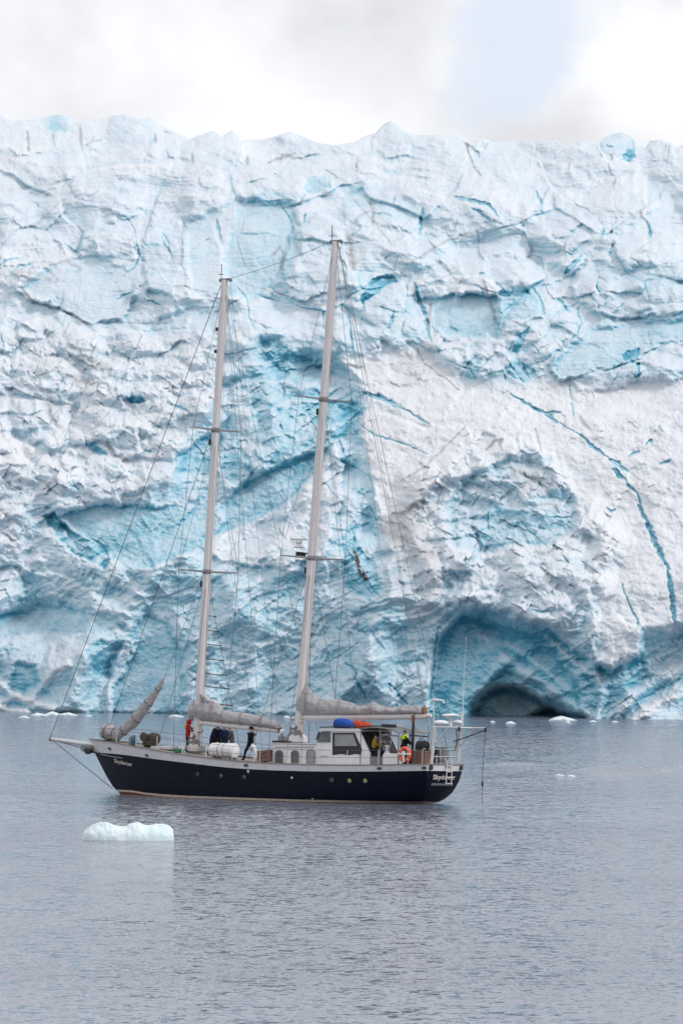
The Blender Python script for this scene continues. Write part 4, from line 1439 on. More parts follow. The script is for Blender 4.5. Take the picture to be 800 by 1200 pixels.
# halyard winches and coils at the foot of each mast
for m_, at_, zz, nm in ((mfore, f_at, deck_z(5.9, 0), 0), (mmain, m_at, MZ, 1)):
    for k, (dx, dy, h) in enumerate(((0.0, 0.33, 0.95), (-0.30, 0.1, 1.2), (0.28, 0.05, 1.35))):
        w = MB()
        c = at_(zz + h) + Vector((dx, dy, 0))
        w.lathe([(0.10, -.12), (0.12, -.1), (0.07, -.02), (0.07, .06), (0.10, .1), (0.1, .13)], c, 'Y' if dy > .2 else 'X', 12)
        w.build('halyard_winch', M['steel'], m_, SM)
    for k, (dx, dy, h) in enumerate(((0.18, 0.26, 0.75), (-0.22, 0.27, 0.55), (0.3, 0.2, 0.4))):
        c = at_(zz + h) + Vector((dx, dy, 0))
        w = MB()
        w.torus(c, 0.17, 0.05, Matrix.Rotation(0.4 * k, 3, 'Z'), 14, 6)
        w.torus(c - Vector((0, 0, 0.1)), 0.15, 0.05, Matrix.Rotation(0.4 * k + .2, 3, 'Z'), 14, 6)
        w.build('rope_coil', M['rope'], m_, SM)
    w = MB()
    w.box(at_(zz + 0.28) + Vector((0, 0.0, 0)), (0.75, 0.85, 0.5), None, 0.12)
    w.build('mast_step', M['mast'], m_, SM)

# ------------------------------------------------------------------ standing rigging
def chain(x, sg, inset=0.12):
    b = hull_y(x, sheer(x)) - inset
    return Vector((x, sg * b, sheer(x) + 0.02))


FH = f_at(ft.z - 0.15)
MH = m_at(mt.z - 0.15)
fx, mx = fb.x, mb_.x
wire(FH + Vector((.2, 0, 0)), tip + Vector((0.0, 0, 0.18)), 0.019, 'forestay')
wire(f_at(L(250, 504, 0).z) + Vector((.2, 0, 0)), L(124, 866, 0), 0.016, 'inner_forestay')
wire(f_at(L(236.5, 670, 0).z) + Vector((.2, 0, 0.0)), L(193, 794, 0.05), 0.010, 'halyard')
wire(ft + Vector((-.3, 0, 0.05)), mt + Vector((.3, 0, 0)), 0.013, 'triatic_stay', sag=0.12)
for m_, at_, tips, X0, top in ((mfore, f_at, f_tip, fx, FH), (mmain, m_at, m_tip, mx, MH)):
    for sg in (1, -1):
        c = chain(X0 - 0.15, sg)
        wire(top, tips['u', sg], 0.012, 'cap_shroud')
        wire(tips['u', sg], tips['l', sg], 0.012, 'cap_shroud')
        wire(tips['l', sg], c, 0.014, 'cap_shroud')
        ur = at_(tips['u', sg].z - .1)
        wire(ur, tips['l', sg], 0.010, 'intermediate_shroud')
        lr = at_(tips['l', sg].z - .15)
        wire(lr, chain(X0 + 1.25, sg), 0.013, 'lower_shroud')
        wire(lr, chain(X0 - 1.3, sg), 0.013, 'lower_shroud')
        wire(at_(tips['u', sg].z + .1), chain(X0 - 2.3, sg), 0.010, 'running_backstay')
# aft rigging of the foremast, backstays of the mainmast
wire(FH, chain(mx + 0.2, 1), 0.010, 'running_backstay')
wire(FH, chain(mx + 0.2, -1), 0.010, 'running_backstay')
wire(MH + Vector((-.2, 0, 0)), L(508, 888, 0.9), 0.015, 'backstay')
wire(MH + Vector((-.2, 0, 0)), L(526, 888, -0.9), 0.013, 'backstay')
wire(mt + Vector((-.35, 0, 0)), L(500, 836, 0.0), 0.009, 'topping_lift')
wire(ft + Vector((-.35, 0, 0)), L(326, 850, 0.0), 0.009, 'topping_lift')
wire(mt + Vector((-.3, 0, -.3)), L(470, 826, 0.0), 0.007, 'lazy_jack')
for k in range(3):
    wire(f_at(ft.z - .3) + Vector((-.3, 0.1 - .1 * k, 0)), f_at(4.0) + Vector((-.34, 0.16 - .14 * k, 0)), 0.008, 'halyard', 'rope')
    wire(m_at(mt.z - .3) + Vector((-.3, 0.1 - .1 * k, 0)), m_at(5.0) + Vector((-.34, 0.16 - .14 * k, 0)), 0.008, 'halyard', 'rope')
# ratlines: wooden steps on the starboard lower shrouds of the foremast
lr = f_at(f_tip['l', -1].z - .15)
c0, c1 = chain(fx + 1.25, -1), chain(fx - 1.3, -1)
for i, v in enumerate((722, 739, 755, 772, 789, 804, 823)):
    zt = L(245, v, -1.6).z
    t = (zt - lr.z) / (c0.z - lr.z)
    p, q = lr.lerp(c0, t), lr.lerp(c1, t)
    MB().tube([p + (p - q).normalized() * 0.1, q + (q - p).normalized() * 0.1], 0.028, 6).build('ratline_step', M['dark'], boat, SM)
# ------------------------------------------------------------------ booms and furled sails
def nz(x, s=0.0):
    return math.sin(x * 1.7 + s) * .5 + math.sin(x * 4.3 + s * 2.1) * .3 + math.sin(x * 9.1 + s * 3.3) * .2


def px_tube(pts, y, rad, n=8):
    return MB().tube([L(u, v, y) for u, v in pts], rad, n)


def cover(top, bot, y, half, name, parent, mat, n=26, nr=26, seed=0.0, ties=()):
    """a sail flaked on its boom inside a canvas cover: outline from (u, top) and (u, bottom)"""
    n = int(n * 2.6)
    us = np.linspace(top[0][0], top[-1][0], n)
    ii, jj = np.meshgrid(np.arange(n), np.arange(nr), indexing='ij')
    aa = jj * 2 * PI / nr
    # creases run slantwise from the ridge down, finer ones along
    cr1 = fbm(ii / 7.0 + np.cos(aa) * 1.6 + seed * 3, np.sin(aa) * 1.4 + np.cos(aa) * 1.2 + seed, 2, 131, ridged=True)
    cr2 = fbm(ii / 2.6 + seed * 5, aa * 1.1 + np.cos(aa), 2, 133)
    rings = []
    for i, u in enumerate(us):
        a, b = L(u, I(u, top), y), L(u, I(u, bot), y)
        h = a.z - b.z
        w = half * (0.62 + 0.26 * min(1, h / 0.7)) * (1 + 0.10 * nz(i * 0.35, seed))
        dt = min([abs(u - t) for t in ties] + [99])
        w *= 0.80 + 0.20 * min(1, (dt / 5.0)) ** .6
        r = []
        for j in range(nr):
            zz, yy = math.cos(aa[i, j]), math.sin(aa[i, j])
            pinch = 1.0 if zz < 0 else 1 - 0.62 * zz ** 1.3
            cre = 1 + 0.26 * float(cr1[i, j]) + 0.20 * float(cr2[i, j])
            r.append(Vector(((a.x + b.x) / 2, y + yy * w * pinch * cre, b.z + h * (zz * .5 + .5) + 0.05 * float(cr2[i, j]) * (zz < .6))))
        rings.append(r)
    return MB().loft(rings).build(name, mat, parent, R(75))


# fore boom
p0, p1 = L(231, 846.5, 0), L(328, 856.5, 0)
bo = MB()
bo.tube([p0, p0.lerp(p1, .5), p1], [0.13, 0.14, 0.12], 10)
fboom = bo.build('fore_boom', M['boom'], boat, SM)
cover([(225, 822), (233, 820), (240, 822), (248, 821.5), (256, 824), (262, 832), (276, 834.5), (288, 835.5), (300, 838), (312, 841.5), (322, 844.5), (328.5, 847)],
      [(225, 844), (235, 844), (262, 847), (290, 849.5), (328.5, 855)], 0, 0.34, 'sail_cover', fboom, M['sail'], 30, seed=.7, ties=(234, 250, 263, 284, 307))
MB().tube([L(236, 822, 0), L(234, 812, 0.05), L(239, 816, 0.08), L(246, 822, 0.05)], [0.16, 0.12, 0.14, 0.1], 8).build('sail_head', M['sailw'], fboom, SM)
for u, v0, v1 in ((234, 821, 845), (250, 822, 847), (263, 832, 848), (284, 835, 850), (307, 840, 853)):
    a, b = L(u, v0, 0), L(u, v1, 0)
    h = a.z - b.z
    ring = [Vector((a.x, (0.37 * (1 if math.cos(t) < 0 else 1 - 0.6 * math.cos(t) ** 1.3)) * math.sin(t), b.z - .02 + (h + .05) * (math.cos(t) * .5 + .5))) for t in np.linspace(0, 2 * PI, 17)]
    MB().tube(ring, 0.018, 5).build('sail_tie', M['rope'], fboom, SM)
MB().lathe([(0.10, -.05), (0.14, -.03), (0.14, .03), (0.10, .05)], p1 + Vector((-0.15, 0.16, 0.03)), 'Y', 12).build('boom_block', M['dark'], fboom, SM)
wire(p1 + Vector((-.1, 0, -.1)), Vector((p1.x - .1, 0, deck_z(p1.x, 0))), 0.02, 'mainsheet', 'ropedark')
wire(p1 + Vector((-.1, 0.05, -.1)), Vector((p1.x - .9, 0.3, deck_z(p1.x - .9, .3))), 0.015, 'mainsheet', 'ropedark')

# main boom with its peaked cover
p0, p1 = L(356, 841, 0), L(500, 839.5, 0)
bo = MB()
bo.tube([p0, p0.lerp(p1, .5), p1, L(505, 838.5, 0)], [0.15, 0.155, 0.15, 0.08], 10)
mboom = bo.build('main_boom', M['boom'], boat, SM)
cover([(351, 812), (355, 803), (358, 801), (364, 809), (371, 817), (376, 819.5), (398, 820), (412, 823.5), (421, 828), (430, 826), (437, 821.5), (444, 826), (450, 828), (462, 829.5), (472, 826.5), (490, 827.5), (496, 829)],
      [(351, 838), (360, 839), (400, 838.5), (440, 838), (496, 837)], 0, 0.30, 'sail_cover', mboom, M['sail'], 44, seed=2.2, ties=(362, 376, 398, 418, 437, 455, 472, 488))
for u, v0 in ((362, 806), (376, 819), (398, 819.5), (418, 826), (437, 821), (455, 828), (472, 826), (488, 827)):
    a, b = L(u, v0, 0), L(u, 838, 0)
    h = a.z - b.z
    ring = [Vector((a.x, (0.335 * (1 if math.cos(t) < 0 else 1 - 0.6 * math.cos(t) ** 1.3)) * math.sin(t), b.z - .01 + (h + .03) * (math.cos(t) * .5 + .5))) for t in np.linspace(0, 2 * PI, 17)]
    MB().tube(ring, 0.014, 5).build('sail_tie', M['rope'], mboom, SM)
MB().box(L(497, 833, 0), (0.28, 0.34, 0.42), Matrix.Rotation(R(12), 3, 'Y'), 0.08).build('clew_bag', M['wood'], mboom, SM)

# staysail hoisted in its sock over the foredeck
pts = [(120, 863), (123.5, 857), (130, 858.5), (136, 860.6), (145, 856), (157, 845), (170, 829), (180, 815), (188, 802.5), (193, 793.6)]
rad = [0.22, 0.38, 0.39, 0.36, 0.27, 0.31, 0.29, 0.22, 0.13, 0.04]
rings = []
ctr = [L(u, v, 0.0) for u, v in pts]
cs = []
for i in range(len(ctr) - 1):
    for t in (0, .2, .4, .6, .8):
        cs.append((ctr[i].lerp(ctr[i + 1], t), rad[i] * (1 - t) + rad[i + 1] * t))
cs.append((ctr[-1], rad[-1]))
for i, (c, r) in enumerate(cs):
    t = (cs[min(i + 1, len(cs) - 1)][0] - cs[max(i - 1, 0)][0]).normalized()
    nrm_ = Vector((0, 1, 0)).cross(t).normalized()
    rings.append([c + (Vector((0, 1, 0)) * math.cos(a) * 0.8 + nrm_ * math.sin(a)) * r * (1 + 0.16 * nz(k * 1.9 + i * .45, .4) + .07 * nz(i * 1.3) + .06 * nz(k * 4.1 - i * 1.7)) for k, a in enumerate(np.linspace(0, 2 * PI, 21)[:-1])])
sock = MB().loft(rings).build('furled_staysail', M['sail'], boat, R(80))
px_tube([(122, 868), (140, 866.5), (160, 845), (176, 824), (191, 800)], -0.18, 0.05, 7).build('staysail_boom', M['dark'], sock, SM)
for i in (7, 14, 20, 26, 32, 38):
    c, r = cs[i]
    t = (cs[i + 1][0] - cs[i - 1][0]).normalized()
    nrm_ = Vector((0, 1, 0)).cross(t).normalized()
    MB().tube([c + (Vector((0, 1, 0)) * math.cos(a) * 0.82 + nrm_ * math.sin(a)) * r * 1.1 for a in np.linspace(0, 2 * PI, 13)], 0.016, 5).build('sail_tie', M['ropedark'], sock, SM)

# ------------------------------------------------------------------ rails: stanchions and lifelines
def rail(sg):
    tops = []
    for x in (12.2, 10.6, 8.8, 7.0, 5.0, 3.2, 1.3, -0.6, -2.5, -4.4, -6.2, -8.0, -9.6, -10.35):
        b = hull_y(x, sheer(x)) - 0.06
        p = Vector((x, sg * b, sheer(x)))
        h = 0.78 if x < 11 else 0.7
        MB().tube([p, p + Vector((0, 0, h))], 0.020, 6).build('stanchion', M['silver'], boat, SM)
        tops.append((p, h))
    for f, r in ((1.0, 0.012), (0.52, 0.010)):
        MB().tube([p + Vector((0, 0, h * f - .01)) for p, h in tops], r, 5).build('lifeline', M['wire'], boat, SM)


rail(1)
rail(-1)
for f in (0.8, 0.42):
    MB().tube([(-10.35, y, sheer(-10.4) + f) for y in np.linspace(1.55, -1.55, 7)], 0.022, 6).build('stern_rail', M['silver'], boat, SM)
for y in (-0.9, 0.1, 0.85):
    MB().tube([(-10.38, y, 2.0), (-10.35, y, 2.82)], 0.02, 6).build('stanchion', M['silver'], boat, SM)
MB().tube([(12.2, 0.52, 3.5), (12.9, 0.3, 3.52), (13.2, 0, 3.5), (12.9, -.3, 3.52), (12.2, -.52, 3.5)], 0.022, 6).build('bow_rail', M['silver'], boat, SM)

# ------------------------------------------------------------------ deckhouse
HW = 1.25          # half width
house = empty('deckhouse', (0, 0, 0), boat)


def outline(pts, y):
    return [((p := L(u, v, y)).x, p.z) for u, v in pts]


def zdeck(u, y):
    p = L(u, 896, y)
    return deck_z(p.x, y)


xa, xb_ = L(318, 872, HW).x, L(434, 872, HW).x
zt = L(350, 872, HW).z
zp = L(400, 855, HW).z
xp0, xp1 = L(371, 872, HW).x, L(433, 882, HW).x
MB().prism([(xa, 1.75), (xa - 0.08, zt), (xp0 - .4, zt), (xp0 - .4, 1.75)], HW, -HW, 0.05).build('trunk_cabin', M['white'], house, SM)
MB().prism([(xa + .05, zt + .002), (xa + .05, zt + .05), (xp0, zt + .05), (xp0, zt + .002)], HW + .05, -HW - .05, 0.02).build('cabin_roof', M['strip'], house, SM)
ph = outline([(370.3, 900), (370.6, 872), (376.8, 856), (421, 856), (433, 882.5), (433, 900)], HW)
MB().prism(ph, HW + .012, -HW - .012, 0.03).build('pilothouse', M['white'], house, SM)
# dark panels on the after face stand in for the shade inside an open doorway
q0, q1 = Vector((ph[3][0], 0, ph[3][1])), Vector((ph[4][0], 0, ph[4][1]))
dn = Vector((-(q0.z - q1.z), 0, (q1.x - q0.x) * -1)).normalized()
if dn.x > 0:
    dn = -dn


def aft_panel(y0, y1, t0, t1, name, mat, proud=0.02, parent=None):
    a_, b_ = q0.lerp(q1, t0), q0.lerp(q1, t1)
    vs_ = []
    for p_ in (a_, b_):
        for h_ in (-.02, proud):
            for y_ in (y0, y1):
                vs_.append(p_ + dn * h_ + Vector((0, y_, 0)))
    return MB().add(vs_, [(0, 1, 3, 2), (4, 6, 7, 5), (0, 2, 6, 4), (1, 5, 7, 3), (2, 3, 7, 6), (0, 4, 5, 1)]).build(name, M[mat], parent or house, SM)


aft_panel(1.16, -1.16, 0.06, 1.0, 'doorway_shade', 'dark')
aft_panel(0.25, -0.45, 0.14, 0.62, 'window', 'glasslight', 0.03)  # pale pane stands in for light showing through the far-side windows
MB().box((ph[4][0] - .02, 0, (ph[4][1] + 1.75) / 2), (0.06, 2.3, ph[4][1] - 1.75), None, 0.01).build('doorway_shade_board', M['dark'], house, SM)
rf = outline([(375, 857), (376, 854.4), (380, 853.6), (418, 853.8), (423, 855), (423.5, 857)], HW)
MB().prism(rf, HW + .09, -HW - .09, 0.03).build('pilothouse_roof', M['strip'], house, SM)


def window(pts, y, name='window', mat='glass', proud=0.03, frame=True, sill=False):
    o = outline(pts, y)
    w = MB().prism(o, y, y + proud).build(name, M[mat], house, SM)
    if frame:
        cx = sum(p[0] for p in o) / len(o)
        cz = sum(p[1] for p in o) / len(o)
        MB().tube([(cx + (x - cx) * 1.03, y + proud, cz + (z - cz) * 1.03) for x, z in o + [o[0]]], 0.022, 5).build('frame', M['grey'], w, SM)
    return w


def arch(u0, u1, v0, v1):
    r = (u1 - u0) / 2
    pts = [(u0, v1), (u0, v0 + r * .8)]
    for k in range(1, 6):
        a = PI - PI * k / 6
        pts.append(((u0 + u1) / 2 + r * math.cos(a), v0 + r * .8 - r * .8 * math.sin(a)))
    return pts + [(u1, v0 + r * .8), (u1, v1)]


window(arch(323, 331.5, 879.5, 893.5), HW, mat='glass')
window(arch(341.8, 350, 879.5, 893.5), HW, mat='glass')
window(arch(359.8, 369.3, 878.5, 893.5), HW, mat='glasslight')
for y in (HW + .012,):
    window([(372, 869.3), (377.8, 857.7), (387, 857.7), (387, 869.3)], y, mat='glass')
    d = window([(389.6, 885), (389.6, 858.6), (415.5, 858.6), (424, 877.5), (423, 884.5), (416, 883.5), (409, 885), (400, 883.5)], y, 'side_screen', 'dark', 0.02, False)
    window([(392.6, 874), (392.6, 861), (413.6, 861), (418.6, 874)], y + .02, 'window', 'glasslight', 0.02)
for u0, u1 in ((323, 331.5), (341.8, 350), (359.8, 369.3)):      # same windows on the far side
    o = outline(arch(u0, u1, 879.5, 893.5), HW)
    MB().prism(o, -HW - .03, -HW).build('window', M['glass'], house, SM)
MB().box((xp0 + .22, 0, (zt + zp) / 2 + .05), (0.04, 1.9, 0.45), Matrix.Rotation(R(-22), 3, 'Y')).build('windscreen', M['glass'], house, SM)
MB().tube([L(374, 885.5, HW + .06), L(383, 885.5, HW + .06)], 0.025, 6).build('handrail', M['silver'], house, SM)
MB().tube([L(322, 875.5, HW + .06), L(368, 875.5, HW + .06)], 0.018, 6).build('handrail', M['wood'], house, SM)
# hatch and gear boxes on the trunk roof
MB().box(((L(336, 870, 0)).x, 0, zt + .09), (1.3, 0.9, 0.14), None, 0.03).build('hatch', M['dark'], house, SM)

# awning over the cockpit
prof = [(420, 854.5), (426, 852.8), (434, 851.8), (444, 852), (454, 853.5), (462, 855.8), (468, 858.5)]
rings = []
for u, v in prof:
    p = L(u, v, HW)
    rings.append([Vector((p.x, y, p.z + 0.05 * (1 - (y / HW) ** 2) - dz)) for y, dz in [(yy, 0) for yy in np.linspace(HW + .05, -HW - .05, 9)] + [(yy, 0.05) for yy in np.linspace(-HW - .05, HW + .05, 9)]])
awn = MB().loft(rings).build('cockpit_awning', M['canvas'], boat, SM)
zc = deck_z(-7, 0)
for sg in (1, -1):
    for u, v in ((423, 855), (445.5, 853.5), (467, 859)):
        p = L(u, v, HW)
        MB().tube([(p.x, sg * HW, p.z - .04), (p.x, sg * HW, zc + .05)], 0.035, 6).build('awning_post', M['grey'], awn, SM)
    a, b = L(445.5, 861, HW), L(467, 862.5, HW)
    MB().tube([(a.x, sg * HW, a.z), (b.x, sg * HW, b.z)], 0.045, 6).build('awning_bar', M['canvas'], awn, SM)
a, b = L(424, 866, HW), L(444, 894, HW)
# cockpit: seat backs, coaming, locker, wheel
ck = empty('cockpit', (0, 0, 0), boat)
x0, x1, x2 = L(433, 890, HW).x, L(447.5, 890, HW).x, L(466.5, 890, HW).x
zc1 = L(440, 886.5, HW).z
zl = L(455, 883, HW).z
for sg in (1, -1):
    MB().box(((x0 + x1) / 2, sg * (HW - .06), (zc1 + 1.7) / 2), (abs(x0 - x1), 0.10, zc1 - 1.7), None, 0.02).build('coaming', M['grey'], ck, SM)
    MB().box(((x1 + x2) / 2, sg * (HW - .30), (zl + 1.7) / 2), (abs(x1 - x2), 0.6, zl - 1.7), None, 0.05).build('locker', M['white'], ck, SM)
MB().box(((x0 + x2) / 2, 0, zc + .32), (abs(x0 - x2) * .92, 1.2, 0.4), None, 0.08).build('cockpit_cushion', M['maroon'], ck, SM)
p = L(452, 866, -.2)
whl = MB()
whl.torus((p.x, -.2, p.z - .15), 0.42, 0.022, Matrix.Rotation(PI / 2, 3, 'Z'), 24, 6)
for k in range(6):
    a_ = PI * k / 3
    whl.tube([(p.x, -.2, p.z - .15), (p.x, -.2 + .42 * math.cos(a_), p.z - .15 + .42 * math.sin(a_))], 0.012, 5)
whl.build('steering_wheel', M['steel'], ck, SM)
MB().box((p.x + .12, -.2, p.z - .65), (0.25, 0.3, 0.9), None, 0.05).build('binnacle', M['grey'], ck, SM)
for u in (453.5,):
    p = L(u, 883, HW - .25)
    MB().lathe([(0.17, 0), (0.17, .05), (0.10, .12), (0.10, .3), (0.15, .36), (0.12, .42)], p, 'Z', 14).build('sheet_winch', M['silver'], ck, SM)
# portlights, fairleads and scuppers in the side
def on_side(u, v, rx, rz, name, mat, ring=None, depth=0.02):
    p = on_hull(u, v)
    n_ = Vector((hull_y(p.x + .1, p.z) - hull_y(p.x - .1, p.z), -0.2, hull_y(p.x, p.z + .1) - hull_y(p.x, p.z - .1)))
    n_ = Vector((-(hull_y(p.x + .2, p.z) - hull_y(p.x - .2, p.z)) / .4, 1, -(hull_y(p.x, p.z + .1) - hull_y(p.x, p.z - .1)) / .2)).normalized()
    tx = Vector((1, 0, 0))
    tx = (tx - n_ * tx.dot(n_)).normalized()
    tz = n_.cross(tx)
    mb = MB()
    N = 16
    vs = [p + n_ * h + tx * rx * k * math.cos(2 * PI * j / N) + tz * rz * k * math.sin(2 * PI * j / N) for h, k in ((-.03, 1), (depth, 1), (depth + .005, .9)) for j in range(N)]
    fs = [(i * N + j, i * N + (j + 1) % N, (i + 1) * N + (j + 1) % N, (i + 1) * N + j) for i in range(2) for j in range(N)] + [tuple(2 * N + j for j in range(N))]
    mb.add(vs, fs)
    o = mb.build(name, M[mat], boat, SM)
    if ring:
        pts_ = [p + n_ * (depth + .005) + tx * rx * math.cos(2 * PI * j / N) + tz * rz * math.sin(2 * PI * j / N) for j in range(N + 1)]
        MB().tube(pts_, 0.025, 5).build('frame', M[ring], o, SM)


for u, v in ((232, 907), (259.5, 909), (286.5, 910.5), (389, 914)):
    on_side(u, v, 0.15, 0.11, 'portlight', 'glass', 'dark')
for u, v in ((409.6, 914.8), (428, 914.8)):
    on_side(u, v, 0.13, 0.13, 'portlight', 'bronze', 'dark')
on_side(342, 911.5, 0.07, 0.06, 'through_hull_fitting', 'silver')
on_side(366, 936, 0.04, 0.04, 'through_hull_fitting', 'silver')
on_side(291, 904, 0.07, 0.09, 'through_hull_fitting', 'silver')
for u, v in ((129, 877.2), (172.5, 885.2), (288.6, 896.8), (444.5, 900.4), (497, 899.8)):
    on_side(u, v, 0.14, 0.065, 'fairlead', 'dark', 'grey')
rbl = []
for u, v in ((115, 882.5), (122, 884.5), (134, 887), (144, 888.5)):
    p = on_hull(u, v)
    rbl.append(p + Vector((0, 0.03, 0)))
MB().tube(rbl, 0.03, 6).build('rubbing_strake', M['grey'], boat, SM)
# stern: oval fairleads on the transom strip
for y in (1.25, -1.3):
    mb = MB()
    N = 14
    for h in (0.0, 0.045):
        pass
    mb.lathe([(0.13, -.05), (0.13, .03), (0.08, .04)], (-10.66 if abs(y) < 1 else -10.63, y, 1.86), 'X', 14, Matrix.Rotation(PI, 3, 'Z') if False else None)
    mb.build('fairlead', M['dark'], boat, SM)

# lettering, wrapped on the plating
def text_mesh(s, size):
    cu = bpy.data.curves.new('lettering', 'FONT')
    cu.body = s
    cu.size = size
    cu.extrude = 0.004
    cu.offset = size * 0.012
    o = bpy.data.objects.new('lettering', cu)
    COL.objects.link(o)
    dg = bpy.context.evaluated_depsgraph_get()
    me = bpy.data.meshes.new_from_object(o.evaluated_get(dg))
    bpy.data.objects.remove(o)
    return me


me = text_mesh('Skydancer', 0.36)
w = max(v.co.x for v in me.vertices)
a, b = on_hull(134.5, 893.5), on_hull(155.5, 898.2)
for v in me.vertices:
    t = v.co.x / w
    x = a.x + (b.x - a.x) * t
    z = a.z + (b.z - a.z) * t + v.co.y * 0.82
    v.co = Vector((x, hull_y(x, z) + 0.012 + v.co.z, z))
obj('name_lettering', me, M['letter'], boat)
for s, size, z, y0_, y1_, mt_ in (('Skydancer', 0.34, 1.26, 0.98, -0.88, 'letter'), ('lllllllllllll', 0.17, 0.95, 0.98, -0.8, 'lettergrey')):
    me = text_mesh(s, size)
    w = max(v.co.x for v in me.vertices)
    for v in me.vertices:
        t = v.co.x / w
        y = y0_ + (y1_ - y0_) * t
        z_ = z + v.co.y
        hb = hull_y(I(z_, T_STERN), z_)
        v.co = Vector((I(z_, T_STERN) - 0.10 * (1 - (y / max(hb, .5)) ** 2) - 0.014 - v.co.z, y, z_))
    obj('name_lettering', me, M[mt_], boat)
# boarding ladder on the transom
lad = MB()
for sg in (-1, 1):
    y = -0.12 + sg * 0.22
    lad.tube([(-10.35, y, 2.12), (-10.45, y, 2.30), (-10.62, y, 2.33), (-10.75, y, 2.22), (-10.78, y, 1.9), (-10.74, y, 1.0)], 0.028, 6)
ladder = lad.build('boarding_ladder', M['silver'], boat, SM)
for z in (1.06, 1.36, 1.66, 1.96):
    MB().box((-10.77, -0.12, z), (0.10, 0.44, 0.05), None, 0.01).build('rung', M['silver'], ladder, SM)
# ------------------------------------------------------------------ stern gantry
gan = empty('stern_gantry', (0, 0, 0), boat)
GY = 1.12
for sg, du in ((1, 0), (-1, 0)):
    t0 = L(509.5, 852.5, GY)
    f0 = L(504.5, 894, GY)
    top = Vector((t0.x, sg * GY, t0.z))
    foot = Vector((f0.x, sg * GY, deck_z(f0.x, GY)))
    MB().tube([foot, foot.lerp(top, .5), top], [0.11, 0.10, 0.10] if sg == 1 else [.06, .06, .06], 9).build('gantry_post', M['silver'] if sg == 1 else M['strip'], gan, SM)
    end = Vector((t0.x - 1.55, sg * GY, t0.z + .02))
    MB().tube([top + Vector((.15, 0, .02)), end], 0.045, 7).build('davit_arm', M['silver'], gan, SM)
    MB().tube([top + Vector((-.85, 0, 0)), top.lerp(foot, .5)], 0.04, 7).build('davit_brace', M['silver'], gan, SM)
    MB().box(end + Vector((0.03, 0, -.08)), (0.12, 0.10, 0.22), None, 0.02).build('davit_block', M['dark'], gan, SM)
    if sg == -1:
        fall = end + Vector((0.03, 0, -.15))
        MB().tube([fall, fall + Vector((0.12, 0, -2.0)), Vector((fall.x + .12, fall.y, 0.05))], 0.014, 5).build('davit_fall', M['ropedark'], gan, SM)
        MB().lathe([(0.01, -.2), (0.05, -.1), (0.06, 0), (0.02, .15)], Vector((fall.x + .12, fall.y, 1.1)), 'Z', 8).build('fall_weight', M['dark'], gan, SM)
        MB().tube([fall + Vector((0, 0, .05)), top + Vector((-.1, 0.1, -.55)), top + Vector((.3, .3, -.7))], 0.03, 6).build('tackle', M['ropedark'], gan, SM)
    else:
        fall = end + Vector((0.03, 0, -.15))
        MB().tube([fall, fall + Vector((.3, -.2, -.8)), Vector((-10.4, .8, 2.7))], 0.012, 5).build('tackle', M['ropedark'], gan, SM)
tp = L(509.5, 852.5, GY)
MB().tube([(tp.x, GY, tp.z + .02), (tp.x, -GY, tp.z + .02)], 0.05, 7).build('gantry_bar', M['silver'], gan, SM)
MB().tube([(tp.x - .7, GY, tp.z + .02), (tp.x - .7, -GY, tp.z + .02)], 0.035, 7).build('gantry_bar', M['silver'], gan, SM)
p = L(516.5, 849, 0.6)
MB().lathe([(0.05, -.12), (0.06, 0), (0.36, .02), (0.40, .07), (0.38, .14), (0.25, .20), (0.05, .225)], p, 'Z', 18).build('radome', M['white'], gan, SM)
p = L(527.5, 851, -0.1)
MB().lathe([(0.08, 0), (0.07, .4), (0.10, .46), (0.42, .5), (0.47, .55), (0.42, .60), (0.1, .64)], p, 'Z', 20).build('satellite_dome', M['white'], gan, SM)
p = L(535.5, 849, -0.6)
MB().lathe([(0.05, -.1), (0.06, 0.05), (0.26, .07), (0.28, .12), (0.2, .2), (0.05, .24)], p, 'Z', 16).build('radome', M['white'], gan, SM)
p = L(508, 852, 1.0)
q = L(508, 822, 1.0)
MB().tube([p, q], 0.03, 6).build('instrument_pole', M['silver'], gan, SM)
wm = MB()
wm.tube([L(504.5, 823, 1.0), L(507, 820, 1.0), L(514, 820.3, 0.9), L(519, 821, .8), L(520, 824.5, .8)], [0.06, 0.07, 0.06, 0.05, 0.03], 7)
wm.build('wind_generator', M['white'], gan, SM)
p = L(541, 851, -1.15)
MB().tube([p, L(541.3, 836, -1.15), L(542, 832, -1.15), L(543.5, 790, -1.15), L(546, 746, -1.15)], [0.06, 0.06, 0.026, 0.015, 0.009], 7).build('whip_antenna', M['strip'], gan, SM)
p = L(536, 853, -0.95)
MB().tube([L(534.5, 854, -.95), L(535.5, 866, -.95), L(533.5, 880, -.95)], 0.06, 7).build('tackle', M['rope'], gan, SM)
# boom crutch
px_tube([(484, 840), (484, 850), (483.6, 862), (483, 880), (483, 895)], 0.15, [0.05, 0.07, 0.09, 0.07, 0.07], 8).build('boom_crutch', M['ropedark'], boat, SM)
px_tube([(484, 838), (484, 846)], 0.15, 0.09, 8).build('boom_crutch_head', M['wood'], boat, SM)
wire(L(485, 850, .1), L(494, 868, .1), 0.02, 'mainsheet', 'rope')
